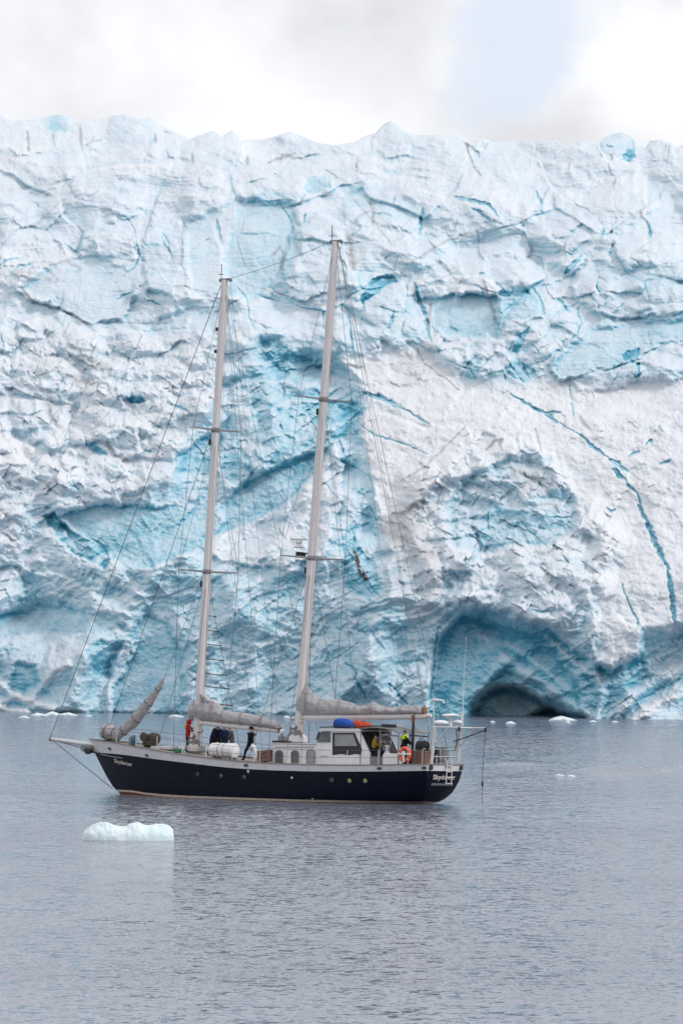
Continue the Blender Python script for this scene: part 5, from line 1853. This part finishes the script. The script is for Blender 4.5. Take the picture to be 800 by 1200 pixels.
# radar on the mainmast
rd = MB()
c = m_at(L(363, 648, 0).z)
rd.box(c + Vector((0.55, 0.0, 0)), (0.9, 0.34, 0.07), Matrix.Rotation(R(-6), 3, 'Y'), 0.02)
rd.box(c + Vector((0.75, 0.0, -.12)), (0.5, 0.3, 0.2), Matrix.Rotation(R(-6), 3, 'Y'), 0.03)
radar = rd.build('radar_bracket', M['dark'], mmain, SM)
c2 = L(350, 642, 0)
MB().lathe([(0.26, 0), (0.28, .05), (0.16, .12), (0.12, .2), (0.2, .26), (0.2, .34), (0.1, .38)], c2, 'Z', 14).build('radar_turret', M['white'], radar, SM)
c3 = L(350, 632, 0)
MB().box(c3, (0.9, 0.14, 0.10), Matrix.Rotation(R(25), 3, 'Z'), 0.03).build('radar_scanner', M['mast'], radar, SM)
# ------------------------------------------------------------------ deck fittings that belong to the yacht
wl = MB()
c = L(176, 872, 0.3)
zb = deck_z(c.x, .3)
wl.box((c.x, .3, zb + .28), (0.75, 0.6, 0.56), None, 0.12)
wl.lathe([(0.16, -.42), (0.26, -.38), (0.18, -.2), (0.18, .2), (0.26, .38), (0.16, .42)], (c.x + .15, .3, zb + .55), 'Y', 14)
wl.lathe([(0.2, -.3), (0.3, -.2), (0.3, .2), (0.2, .3)], (c.x - .28, .3, zb + .48), 'Y', 14)
windlass = wl.build('windlass', paint('windlass_cover', (0.075, 0.06, 0.05), 0.8, 0.35, 0.3, scale=6, grimecol=(0.03, 0.06, 0.035)), boat, SM)
MB().tube([(c.x + .3, .35, zb + .05), (c.x + .42, .35, zb + .5), (c.x + .3, .35, zb + .72)], 0.03, 6).build('windlass_lever', M['rope'], windlass, SM)
vt = MB()
c = L(299, 893, 1.0)
zb = deck_z(c.x, 1.0)
vt.tube([(c.x, 1.0, zb), (c.x, 1.0, zb + .5), (c.x + .06, 1.05, zb + .72), (c.x + .2, 1.12, zb + .80)], [0.10, 0.10, 0.13, 0.19], 12)
vt.build('dorade_vent', M['white'], boat, SM)
for u, hh in ((330, .35), (336.5, .28)):
    c = L(u, 871, .3)
    MB().lathe([(0.12, 0), (0.12, .1), (0.2, .12), (0.2, hh), (0.1, hh + .05)], (c.x, .3, zt + .04), 'Z', 12).build('roof_vent', M['grey'], boat, SM)
c = L(330.5, 857, 0.2)
MB().lathe([(0.10, -.1), (0.13, -.06), (0.13, .06), (0.04, .1)], c, 'Y', 12).build('deck_lamp', M['white'], boat, SM)
MB().tube([c, (c.x, .2, zt + .05)], 0.03, 6).build('lamp_stalk', M['dark'], boat, SM)
# low skylight and hatch forward of the foremast
c = L(196, 886, 0)
MB().box((c.x, 0, deck_z(c.x, 0) + .08), (1.5, 1.1, 0.2), None, 0.04).build('skylight', M['strip'], boat, SM)


def place(o, x, y, z=None, rz=0.0):
    """stand a loose thing on the yacht: position in the yacht's space, upright with the deck"""
    z = deck_z(x, y) if z is None else z
    o.matrix_world = BM @ Matrix.Translation((x, y, z)) @ Matrix.Rotation(rz, 4, 'Z')
    return o


# ------------------------------------------------------------------ loose things aboard
r = empty('life_raft_canister')
tag(r, 'ribbed white life raft canister lashed on deck by the foremast', 'life raft')
prof = [(0.02, -.88), (0.2, -.86), (0.33, -.78)]
for k in range(9):
    x = -.72 + k * .18
    prof += [(0.36, x - .06), (0.385, x - .03), (0.385, x + .03), (0.36, x + .06)]
prof += [(0.33, .78), (0.2, .86), (0.02, .88)]
MB().lathe(prof, (0, 0, .48), 'X', 20).build('shell', M['white'], r, SM)
for x in (-.5, .5):
    MB().prism([(x - .06, 0), (x - .06, .22), (x + .06, .22), (x + .06, 0)], -.36, .36).build('cradle', M['grey'], r, SM)
    MB().torus((x * .36, 0, .48), 0.392, 0.014, Matrix.Rotation(PI / 2, 3, 'Z'), 22, 5).build('strap', M['dark'], r, SM)
c = L(262.5, 886, 1.35)
place(r, c.x, 1.35)

r = empty('wooden_crate')
tag(r, 'brown wooden crate leaning beside the white cabin front', 'crate')
MB().box((0, 0, .33), (0.72, 0.6, 0.6), None, 0.02).build('body', M['brownbox'], r, SM)
for z in (.12, .33, .54):
    for sg in (1, -1):
        MB().box((0, sg * .315, z), (0.74, 0.03, 0.14), None, 0.008).build('slat', M['brownbox'], r, SM)
for x in (-.3, .3):
    MB().box((x, .34, .33), (0.10, 0.02, 0.62), None, 0.006).build('batten', M['wood'], r, SM)
c = L(313, 892, 1.2)
place(r, c.x, 1.2, rz=R(8))
r.matrix_world = r.matrix_world @ Matrix.Rotation(R(7), 4, 'Y') @ Matrix.Translation((0, 0, .04))

r = empty('life_ring')
tag(r, 'orange life ring with a white cross strap hanging on the stern rail', 'life ring')
MB().torus((0, 0, 0), 0.31, 0.095, None, 30, 12).build('ring', M['orange'], r, SM)
st = MB()
st.box((0, .08, .02), (0.86, 0.05, 0.09), None, 0.015)
st.box((0, .085, -.15), (0.11, 0.05, 0.52), None, 0.015)
st.box((0, .10, .06), (0.22, 0.06, 0.2), None, 0.03)
st.build('holder', M['white'], r, SM)
for k in range(4):
    a = PI / 4 + k * PI / 2
    MB().torus((.31 * math.cos(a), 0, .31 * math.sin(a)), 0.10, 0.012, Matrix.Rotation(-a, 3, 'Y') @ Matrix.Rotation(PI / 2, 3, 'X'), 14, 5).build('band', M['white'], r, SM)
c = L(474, 884, 2.15)
b_ = hull_y(c.x, sheer(c.x)) + 0.06
c = L(474, 884, b_)
place(r, c.x, b_, c.z)

r = empty('outboard_motor')
tag(r, 'black outboard motor clamped on the stern rail', 'outboard motor')
MB().box((0, 0, .62), (0.42, 0.36, 0.46), None, 0.1).build('cowling', M['black'], r, SM)
MB().box((0, 0, .2), (0.22, 0.16, 0.5), None, 0.05).build('shaft', M['black'], r, SM)
MB().lathe([(0.02, -.14), (0.08, -.1), (0.09, .1), (0.03, .18)], (-.02, 0, -.02), 'X', 12).build('gearcase', M['black'], r, SM)
MB().tube([(.15, .05, .6), (.55, .08, .72)], 0.03, 6).build('tiller', M['black'], r, SM)
c = L(522, 893, 0.25)
place(r, -10.05, 0.25, deck_z(-10.05, .25) + .10)

r = empty('fuel_barrel')
tag(r, 'dark grey ribbed barrel standing in the stern corner', 'barrel')
MB().lathe([(0.26, 0), (0.28, .02), (0.28, .28), (0.30, .30), (0.28, .32), (0.28, .58), (0.30, .6), (0.28, .62), (0.28, .86), (0.26, .88)], (0, 0, 0), 'Z', 18).build('drum', M['grey'], r, SM)
MB().lathe([(0.27, .88), (0.27, .91), (0.2, .92)], (0, 0, 0), 'Z', 18).build('lid', M['dark'], r, SM)
place(r, -10.0, -0.55)
r = empty('deck_box')
tag(r, 'brown box standing under the black bag at the stern', 'box')
MB().box((0, 0, .36), (0.95, 0.5, 0.72), None, 0.02).build('body', M['brownbox'], r, SM)
MB().box((0, 0, .745), (1.0, 0.56, 0.045), None, 0.01).build('lid', M['caprail'], r, SM)
for x in (-.25, .25):
    MB().box((x, .258, .36), (0.05, 0.02, 0.68), None, 0.005).build('batten', M['grey'], r, SM)
c = L(494, 894, 1.25)
place(r, c.x, 1.25, rz=R(-10))
cb = c.x
r = empty('gear_bag')
tag(r, 'black gear bag sagging on top of the brown stern box', 'bag')
MB().loft([[Vector((.42 * s * math.cos(a) * (1 + .08 * math.sin(5 * a + z * 9)), .22 * s * math.sin(a), z)) for a in np.linspace(0, 2 * PI, 17)[:-1]] for z, s in ((0, .85), (.06, 1), (.25, 1.03), (.4, .95), (.48, .7), (.52, .2))]).build('body', M['black'], r, R(70))
MB().tube([(-.2, .05, .48), (-.1, .05, .62), (.1, .05, .62), (.2, .05, .48)], 0.02, 6).build('handle', M['black'], r, SM)
place(r, cb + .02, 1.22, deck_z(cb, 1.25) + .768)

r = empty('ball_fender')
tag(r, 'olive ball fender lying by the gantry foot', 'fender')
MB().lathe([(0.03, 0.0), (0.12, .02), (0.19, .1), (0.21, .2), (0.19, .3), (0.1, .38), (0.05, .40), (0.05, .46), (0.02, .47)], (0, 0, 0), 'Z', 16).build('body', M['olive'], r, SM)
MB().torus((0, 0, .5), 0.05, 0.012, None, 12, 5).build('eye', M['rope'], r, SM)
c = L(511.5, 894, 1.2)
place(r, -10.0, 0.95)

r = empty('roof_bag')
tag(r, 'long orange-red bag lashed on the pilothouse roof', 'bag')
zr = L(400, 853.6, 0).z
a, b = L(406, 849, .45), L(438, 850.5, .45)
n_ = 14
rg = []
for i in range(n_):
    t = i / (n_ - 1)
    rr = 0.05 + 0.16 * math.sin(PI * min(1, t * .9 + .12)) ** .6
    x = a.x + (b.x - a.x) * t
    rg.append([Vector((x - a.x, math.cos(q) * rr * 1.25, rr + math.sin(q) * rr * (1 + .06 * nz(i + q)))) for q in np.linspace(0, 2 * PI, 13)[:-1]])
MB().loft(rg).build('body', M['redbag'], r, R(70))
for t in (.3, .62):
    x = (b.x - a.x) * t
    MB().torus((x, 0, .19), 0.215, 0.014, Matrix.Rotation(PI / 2, 3, 'Z'), 16, 5).build('strap', M['dark'], r, SM)
zr2 = L(400, 853.7, HW).z
place(r, a.x, 0.45, zr2 + .0)
r = empty('roof_sack')
tag(r, 'bright blue sack lashed on the pilothouse roof', 'sack')
a2, b2_ = L(393.5, 848, .78), L(413, 849, .78)
rg = []
for i in range(12):
    t = i / 11
    rr = 0.10 + 0.17 * math.sin(PI * min(1, t * .62 + .3)) ** .7
    rg.append([Vector(((b2_.x - a2.x) * t, math.cos(q) * rr, rr + math.sin(q) * rr * (1 + .07 * nz(i * 1.3 + q)))) for q in np.linspace(0, 2 * PI, 13)[:-1]])
MB().loft(rg).build('body', M['bluebag'], r, R(70))
MB().torus((0.05, 0, .24), 0.20, 0.03, Matrix.Rotation(PI / 2, 3, 'Z'), 16, 6).build('drawstring', M['letter'], r, SM)
place(r, a2.x, 0.78, zr2)
r = empty('long_oar')
tag(r, 'dark oar laid fore and aft along the cabin roof and awning', 'oar')
a3, b3_ = L(375, 852.2, 1.05), L(462, 850.8, 1.05)
MB().tube([(0, 0, 0), (b3_.x - a3.x + .7, 0, (b3_.z - a3.z))], 0.03, 7).build('shaft', M['dark'], r, SM)
MB().box((b3_.x - a3.x + .35, 0, b3_.z - a3.z), (0.95, 0.05, 0.17), None, 0.02).build('blade', M['dark'], r, SM)
place(r, a3.x, 1.05, a3.z)

for (u, v, y, mt_, nm, lb, cat, h, rad) in (
        (157.5, 876, 0.9, paint('teal_plastic', (0.02, 0.13, 0.16), .5, .1), 'gas_cylinder', 'teal gas cylinder lashed to the foredeck rail', 'gas cylinder', 0.6, 0.12),
        (153.5, 875.5, 0.9, M['grey'], 'gas_cylinder', 'grey gas cylinder beside the furled staysail', 'gas cylinder', 0.52, 0.12),
        (207.5, 885, 1.0, M['green'], 'jerry_can', 'green jerry can on the side deck forward of the red-suited person', 'jerry can', 0.24, 0.17),
        (212.5, 885.5, 0.9, M['green'], 'jerry_can', 'green jerry can on the side deck next to the red-suited person', 'jerry can', 0.22, 0.10)):
    c = L(u, v, y)
    r = empty(nm)
    tag(r, lb, cat)
    if nm == 'gas_cylinder':
        MB().lathe([(rad * .7, 0), (rad, .05), (rad, h * .78), (rad * .8, h * .88), (rad * .3, h * .93)], (0, 0, 0), 'Z', 12).build('bottle', mt_, r, SM)
        MB().lathe([(rad * .3, h * .93), (rad * .45, h * .95), (rad * .45, h)], (0, 0, 0), 'Z', 10).build('valve', M['dark'], r, SM)
    else:
        MB().box((0, 0, h / 2), (rad * 2, rad * 1.1, h), None, 0.04).build('body', mt_, r, SM)
        MB().tube([(-rad * .5, 0, h), (-rad * .4, 0, h + .05), (rad * .4, 0, h + .05), (rad * .5, 0, h)], 0.018, 5).build('handle', mt_, r, SM)
    place(r, c.x, y)

# ------------------------------------------------------------------ people
def fabric(name, col):
    t = NT(name)
    n = t.noise(7, 4, .6, t.coord('Object'))
    return t.fin(Base_Color=t.mix(t.ramp(n, .3, .7, 0, .6), col, tuple(x * .6 for x in col)), Roughness=0.85, Specular_IOR_Level=0.2,
                 Normal=t.bump(t.noise(14, 3, .6, t.coord('Object', (1, 1, .6))), 0.5, 0.02))


def person(label, jacket, trousers, boots, x, y, face, z=None, height=1.75, lean=0.0, headpitch=0.0, armL=None, armR=None, stance=0.13, step=0.0, sit=False, hat=None, hood=None, extra=None, gloves=None, bulk=1.0):
    root = empty('person')
    tag(root, label, 'person', 'people aboard the yacht')
    S = height / 1.75
    V3 = Vector
    vs, es, rd_, kind = [], [], [], []

    def add(p, r, par, k):
        vs.append(V3(p) * S)
        rd_.append(r * S)
        kind.append(k)
        if par is not None:
            es.append((par, len(vs) - 1))
        return len(vs) - 1
    hz = 0.93 if not sit else 0.44
    Rl = Matrix.Rotation(lean, 3, 'Y')

    def up(p):          # upper-body points lean about the pelvis
        return Rl @ (V3(p) - V3((0, 0, .93))) + V3((0, 0, hz))
    pel = add((0, 0, hz), 0.155 * bulk, None, 'j')
    sp1 = add(up((0, 0, 1.10)), 0.150 * bulk, pel, 'j')
    ch = add(up((0.01, 0, 1.30)), 0.165 * bulk, sp1, 'j')
    nk0 = add(up((0, 0, 1.44)), 0.10, ch, 'j')
    nk = add(up((0.015, 0, 1.50)), 0.058, nk0, 's')
    Rh = Matrix.Rotation(headpitch, 3, 'Y')

    def hd(p):
        return up(Rh @ (V3(p) - V3((0.015, 0, 1.52))) + V3((0.015, 0, 1.52)))
    jaw = add(hd((0.035, 0, 1.565)), 0.072, nk, 's')
    sk = add(hd((0.02, 0, 1.645)), 0.098, jaw, 's')
    add(hd((0.0, 0, 1.715)), 0.072, sk, 's')
    nose = add(hd((0.118, 0, 1.615)), 0.016, jaw, 's')
    arms = {1: armL or ((0.02, 0.27, 1.14), (0.10, 0.25, 0.90)), -1: armR or ((0.02, -0.27, 1.14), (0.10, -0.25, 0.90))}
    for sg in (1, -1):
        sh = add(up((0, sg * 0.185, 1.405)), 0.085 * bulk, ch, 'j')
        e, w = [up(q) for q in arms[sg]]
        el = add(e, 0.064 * bulk, sh, 'j')
        fo = add(e.lerp(w, .6), 0.052 * bulk, el, 'j')
        wr = add(w, 0.036, fo, 'h')
        d = (w - e).normalized()
        side = V3((0, 1, 0)).cross(d).normalized() if abs(d.y) < .9 else V3((1, 0, 0))
        pa = add(w + d * .06, 0.036, wr, 'h')
        nrm2 = d.cross(side).normalized()
        for k, (off, ln) in enumerate(((-.030, .066), (-.010, .078), (.010, .074), (.029, .058))):
            b0 = add(w + d * .09 + side * off, 0.0095, pa, 'h')
            b1 = add(w + d * (.09 + ln * .55) + side * off * 1.1 + nrm2 * .012, 0.0088, b0, 'h')
            add(w + d * (.09 + ln * .85) + side * off * 1.1 + nrm2 * .038, 0.0080, b1, 'h')
        t0 = add(w + d * .045 + side * -.044, 0.0105, wr, 'h')
        add(w + d * .085 + side * -.058 + nrm2 * .02, 0.0090, t0, 'h')
    for sg in (1, -1):
        hp = add((0, sg * .095, hz - .05), 0.108 * bulk, pel, 't')
        if sit:
            kn = add((.42, sg * .13, .46), 0.078, hp, 't')
            an_ = add((.44, sg * .13, .09), 0.055, kn, 'b')
        else:
            fx_ = sg * step
            kn = add((fx_ * .55 + .03, sg * (.10 + stance * .35), .49), 0.076 * bulk, hp, 't')
            ca = add((fx_ * .8 - .005, sg * (.10 + stance * .6), .32), 0.066 * bulk, kn, 't')
            an_ = add((fx_ - .02, sg * (.10 + stance * .75), .10), 0.050, ca, 'b')
        q = vs[an_] / S
        he = add((q.x - .045, q.y, .045), 0.042, an_, 'b')
        ba = add((q.x + .10, q.y, .040), 0.042, an_, 'b')
        add((q.x + .175, q.y, .034), 0.034, ba, 'b')
    bm_ = bmesh.new()
    lay_ = bm_.verts.layers.skin.verify()
    bv = []
    for i, p in enumerate(vs):
        v = bm_.verts.new(p)
        v[lay_].radius = (rd_[i], rd_[i])
        v[lay_].use_root = (i == 0)
        bv.append(v)
    for a_, b_2 in es:
        bm_.edges.new((bv[a_], bv[b_2]))
    me_ = bpy.data.meshes.new('body_frame')
    bm_.to_mesh(me_)
    bm_.free()
    o = bpy.data.objects.new('body_frame', me_)
    COL.objects.link(o)
    mk = o.modifiers.new('skin', 'SKIN')
    mk.use_smooth_shade = True
    ms = o.modifiers.new('sub', 'SUBSURF')
    ms.levels = ms.render_levels = 1
    dg = bpy.context.evaluated_depsgraph_get()
    me2 = bpy.data.meshes.new_from_object(o.evaluated_get(dg))
    bpy.data.objects.remove(o)
    # clothes by nearest bone
    segs = []
    for a_, b_2 in es:
        segs.append((np.array(vs[a_]), np.array(vs[b_2]), kind[b_2]))
    co = np.zeros(len(me2.polygons) * 3)
    me2.polygons.foreach_get('center', co)
    co = co.reshape(-1, 3)
    best = np.full(len(co), 1e9)
    bk = np.zeros(len(co), int)
    ix = {'j': 0, 't': 1, 'b': 2, 's': 3, 'h': 4}
    for a_, b_2, k_ in segs:
        e_ = b_2 - a_
        t_2 = np.clip(((co - a_) @ e_) / (e_ @ e_ + 1e-9), 0, 1)
        d_2 = np.linalg.norm(co - a_ - t_2[:, None] * e_, axis=1) + (0.03 if k_ == 'b' else 0)
        c_ = d_2 < best
        best = np.where(c_, d_2, best)
        bk = np.where(c_, ix[k_], bk)
    if not sit:
        bk = np.where((bk == 1) & (co[:, 2] > .80 * S), 0, bk)
    me2.materials.clear()
    body = obj('body', me2, [jacket, trousers, boots, M['skin'], gloves or M['skin']], root)
    me2.polygons.foreach_set('material_index', bk.astype(np.int32))
    me2.polygons.foreach_set('use_smooth', np.ones(len(co), bool))
    hc = hd((0.015, 0, 1.66)) * S
    ori = (Matrix.Rotation(lean, 3, 'Y') @ Matrix.Rotation(headpitch, 3, 'Y'))
    # eyes and ears
    for sg in (1, -1):
        MB().lathe([(0.004, -.012), (0.012, -.006), (0.012, .006), (0.004, .012)], hd((0.108, sg * .034, 1.645)) * S, 'X', 8).build('eye', M['dark'], root, SM)
        MB().lathe([(0.008, -.012), (0.026, -.006), (0.026, .006), (0.01, .012)], hd((0.005, sg * .102, 1.635)) * S, 'Y', 8).build('ear', M['skin'], root, SM)
    if hat:
        hm, style = hat
        prof_ = [(0.112, -.035), (0.118, -.02), (0.116, .03), (0.095, .075), (0.05, .105), (0.01, .112)]
        MB().lathe([(r_ * S, h_ * S) for r_, h_ in prof_], hc, 'Z', 14, ori).build('beanie', hm, root, SM)
    else:
        prof_ = [(0.108, -.02), (0.112, .02), (0.094, .07), (0.05, .098), (0.01, .104)]
        MB().lathe([(r_ * S, h_ * S) for r_, h_ in prof_], hc + ori @ V3((-.012, 0, 0)), 'Z', 14, ori).build('hair', M['dark'], root, SM)
    if hood:
        rg_ = []
        for k in range(7):
            a_ = R(-105) + R(185) * k / 6
            rr = 0.135 * S
            rg_.append([hc + ori @ V3((-.02 + math.sin(-a_) * 0 + rr * math.cos(a_ + PI / 2) * 1.0 * -1 * 0.0 + math.sin(a_) * -rr * .95, math.cos(q) * rr * math.cos(a_ * .55) ** .5, -.03 * S + rr * math.cos(a_) * max(0.0, math.sin(q)) + .0)) for q in np.linspace(0, PI, 9)])
        hb_ = MB()
        hb_.lathe([(0.10 * S, -.17 * S), (0.135 * S, -.10 * S), (0.138 * S, .0), (0.128 * S, .06 * S), (0.08 * S, .11 * S), (0.01, .13 * S)], hc + ori @ V3((-.03, 0, -.01)), 'Z', 14, ori)
        hb_.build('hood', hood, root, SM)
    if extra:
        extra(root, up, S)
    place(root, x, y, z, face)
    return root


F_ = {k: fabric(k + '_cloth', c) for k, c in dict(red=(0.42, 0.025, 0.02), navy=(0.012, 0.018, 0.05), black=(0.009, 0.009, 0.011), blue=(0.02, 0.045, 0.13), grey=(0.085, 0.085, 0.09),
                                                  yellow=(0.42, 0.26, 0.03), teal=(0.0, 0.11, 0.11), neon=(0.62, 0.80, 0.02), dkgrey=(0.03, 0.03, 0.035), charcoal=(0.02, 0.02, 0.024), orangebib=(0.75, 0.55, 0.02)).items()}
AFT = PI           # facing the stern


def vest_back(root, up, S):
    MB().box(up((-.16, .06, 1.36)) * S, (0.10, 0.26, 0.26), None, 0.04).build('lifejacket', F_['orangebib'], root, SM)
    MB().box(up((-.10, .17, 1.37)) * S, (0.22, 0.07, 0.16), None, 0.03).build('lifejacket_strap', F_['orangebib'], root, SM)
    MB().box(up((.34, .05, 1.22)) * S, (0.18, 0.22, 0.16), None, 0.05).build('camera_bag', M['grey'], root, SM)


def hv_collar(root, up, S):
    MB().lathe([(0.20 * S, -.13), (0.215 * S, -.05), (0.14 * S, .06), (0.10 * S, .09)], up((0, 0, 1.43)) * S, 'Z', 14).build('collar', F_['neon'], root, SM)
    for y in (-.10, -.18):
        MB().tube([up((-.178, y, 1.33)) * S, up((-.185, y + .10, 1.02)) * S], 0.012, 5).build('strap', M['strip'], root, SM)


c = L(219.5, 886, 0.2)
person('person in red hooded suit with yellow lifejacket standing before the foremast', F_['red'], F_['black'], F_['black'], c.x, 0.2, AFT + .5, lean=.06, headpitch=.25,
       armL=((0.12, .25, 1.18), (0.34, .12, 1.17)), armR=((0.12, -.25, 1.18), (0.34, -.10, 1.17)), stance=.02, hood=F_['red'], extra=vest_back, gloves=F_['dkgrey'])
grp = [
    ('person in navy jacket bending forward under the fore boom', 'navy', 'black', 248.5, -.15, AFT + .2, .42, 1.76, .10),
    ('person in black jacket between navy and blue jackets under the fore boom', 'black', 'charcoal', 254.5, -.75, AFT - .9, .14, 1.72, .0),
    ('person in dark blue jacket behind the life raft canister', 'blue', 'black', 263.0, -.55, PI / 2 + .3, .06, 1.70, .0),
    ('person in charcoal grey jacket behind the aft end of the life raft canister', 'grey', 'black', 271.5, -.45, .5, .10, 1.68, .0)]
for lb, j, t_3, u, y, fc, ln, hh, stp in grp:
    c = L(u, 887, y)
    person(lb, F_[j], F_[t_3], F_['black'], c.x, y, fc, height=hh, lean=ln, headpitch=.2, step=stp, hat=(F_['black'] if j != 'grey' else F_['dkgrey'], 0), gloves=F_['dkgrey'],
           armL=((0.10, .25, 1.16), (0.28, .12, 1.08)), armR=((0.08, -.26, 1.15), (0.26, -.14, 1.02)), bulk=1.12)
c = L(293, 890, .25)
person('person in black overalls striding with one arm out behind the wooden crate', F_['black'], F_['black'], F_['black'], c.x, .25, 0.12, height=1.78, lean=-.05, step=.30, stance=.08, hat=(F_['black'], 0),
       armL=((-.16, .24, 1.2), (-.32, .18, 1.34)), armR=((.14, -.24, 1.16), (.2, -.1, 1.32)), gloves=F_['dkgrey'])
c = L(433, 890, .9)
person('person in mustard yellow jacket sitting under the grey cockpit awning', F_['yellow'], F_['dkgrey'], F_['black'], c.x - .25, .9, AFT + .5, sit=True, z=deck_z(c.x, .9) + .42, height=1.72, lean=.1, headpitch=.35,
       armL=((0.12, .25, 1.18), (0.34, .12, 1.17)), armR=((0.12, -.25, 1.18), (0.34, -.10, 1.17)), hat=(F_['charcoal'], 0))
c = L(472.5, 893, .75)
person('person in black jacket with neon yellow collar and teal beanie at the stern', F_['black'], F_['black'], F_['black'], c.x, .75, -PI / 2 - .5, height=1.80, lean=.02, stance=.1, hat=(F_['teal'], 0), extra=hv_collar, bulk=1.22,
       armL=((0.14, .27, 1.2), (0.34, .2, 1.12)), armR=((0.14, -.27, 1.2), (0.34, -.2, 1.12)), gloves=F_['dkgrey'])

# ------------------------------------------------------------------ ice on the water
def berg_material():
    t = NT('floating_ice')
    co = t.coord('Object')
    n1 = t.noise(2.2, 5, .6, co)
    c = t.mix(t.ramp(n1, .3, .75), (0.74, 0.79, 0.82), (0.56, 0.72, 0.77))
    return t.fin(Base_Color=c, Roughness=0.45, Specular_IOR_Level=0.4, Normal=t.bump(t.noise(5, 5, .6, co), .5, .06))


M_BERG = berg_material()


def floe(prof, depth_m, base_v, name, label, group=None, seed=0.0, nseg=44, nk=21, rough=1.0):
    """floating ice: crest line from (u, v) along the picture, real depth, melted and pitted"""
    us = [p[0] for p in prof]
    c0 = on_water((us[0] + us[-1]) / 2, base_v)
    yc = c0.y + depth_m * .45
    ii, kk = np.meshgrid(np.arange(nseg) / nseg, np.arange(nk) / nk, indexing='ij')
    f1 = fbm(ii * 6 + seed, kk * 4 + seed, 3, 141)
    f2 = fbm(ii * 17 + seed, kk * 9 + seed, 3, 143, ridged=True)
    r = []
    for i in range(nseg):
        u = us[0] + (us[-1] - us[0]) * i / (nseg - 1)
        p = at_depth(u, I(u, prof), yc)
        h = max(p.z, 0.02)
        e = math.sin(PI * (0.03 + 0.94 * i / (nseg - 1))) ** .45
        ring = []
        for k in range(nk):
            a = PI * 1.16 * k / (nk - 1) - PI * .08
            rr = 1 + rough * (.22 * float(f1[i, k]) + .10 * float(f2[i, k]))
            sn = math.sin(a)
            hz_ = max(-.25, math.copysign(abs(sn) ** .7, sn)) * h
            crest = abs(k / (nk - 1) - .5) < .12
            ring.append(Vector((p.x - c0.x, yc - c0.y - math.cos(a) * depth_m * .5 * e * rr, hz_ * (1 + .03 * float(f2[i, k]) if crest else min(1.05, .9 + .25 * float(f1[i, k]) + .06 * float(f2[i, k]))))))
        r.append(ring)
    mb = MB()
    mb.loft(r, closed=False)
    mb.f += [tuple(range(nk)), tuple((nseg - 1) * nk + k for k in range(nk))[::-1]]
    mb.mi += [0, 0]
    o = mb.build(name, M_BERG, None, R(38))
    o.location = c0
    tag(o, label, 'ice floe', group)
    return o


floe([(96, 981), (99, 973.5), (108, 967), (118, 963.8), (126, 964), (134, 967.2), (142, 968.6), (148, 968.4), (153, 965), (162, 963.6), (169, 966.8), (176, 967.4), (182, 965.6), (192, 965.8), (199, 968), (203.5, 973), (204, 982)],
     1.7, 985.5, 'iceberg', 'low rounded white iceberg floating alone on open water', seed=1.1, nseg=110, nk=41, rough=.35)
G = 'ice fragments along the glacier foot'
LB = 'small white ice fragment afloat close under the glacier wall'
for k, (u0, u1, vt_, vb_) in enumerate([(36, 58, 835.2, 839), (52, 74, 833.6, 838.2), (68, 92, 834.8, 838.4), (198, 216, 837.2, 840), (642, 676, 838.8, 844.6), (592, 604, 845, 848), (574, 580, 844.5, 846.5), (662, 668, 844.5, 847), (690, 699, 844, 846), (716, 724, 844.6, 846.4), (332, 340, 838.5, 841), (22, 36, 838.5, 841.5), (100, 108, 837.5, 839.5)]):
    w_ = u1 - u0
    floe([(u0, vb_ - .5), (u0 + w_ * .2, vt_ + (vb_ - vt_) * .35), (u0 + w_ * (.35 + .2 * ((k * 7) % 3) / 2), vt_), (u0 + w_ * .75, vt_ + (vb_ - vt_) * .45), (u1, vb_ - .5)], max(.3, w_ * .05), vb_, 'ice_fragment', {4: 'largest white ice fragment afloat before the mouth of the ice cave', 1: 'peaked white ice fragment in the cluster below the glacier wall', 5: 'low ice fragment afloat just outside the dark cave mouth', 3: 'flat white ice fragment showing behind the foremast foot', 10: 'small ice fragment showing between the fore boom and mainmast'}.get(k, LB), G, seed=k * 1.7, nseg=18)
for k, (u0, u1, v) in enumerate([(650, 661, 909), (664, 674, 909.8)]):
    floe([(u0, v - .3), (u0 + (u1 - u0) * .4, v - 2.0), (u1, v - .3)], .3, v, 'ice_fragment', ('tiny ice fragment awash on open water astern of the yacht', 'tiny low ice fragment beside another, farther from the yacht')[k], 'ice fragments astern', seed=k * 2.3 + 5, nseg=14)
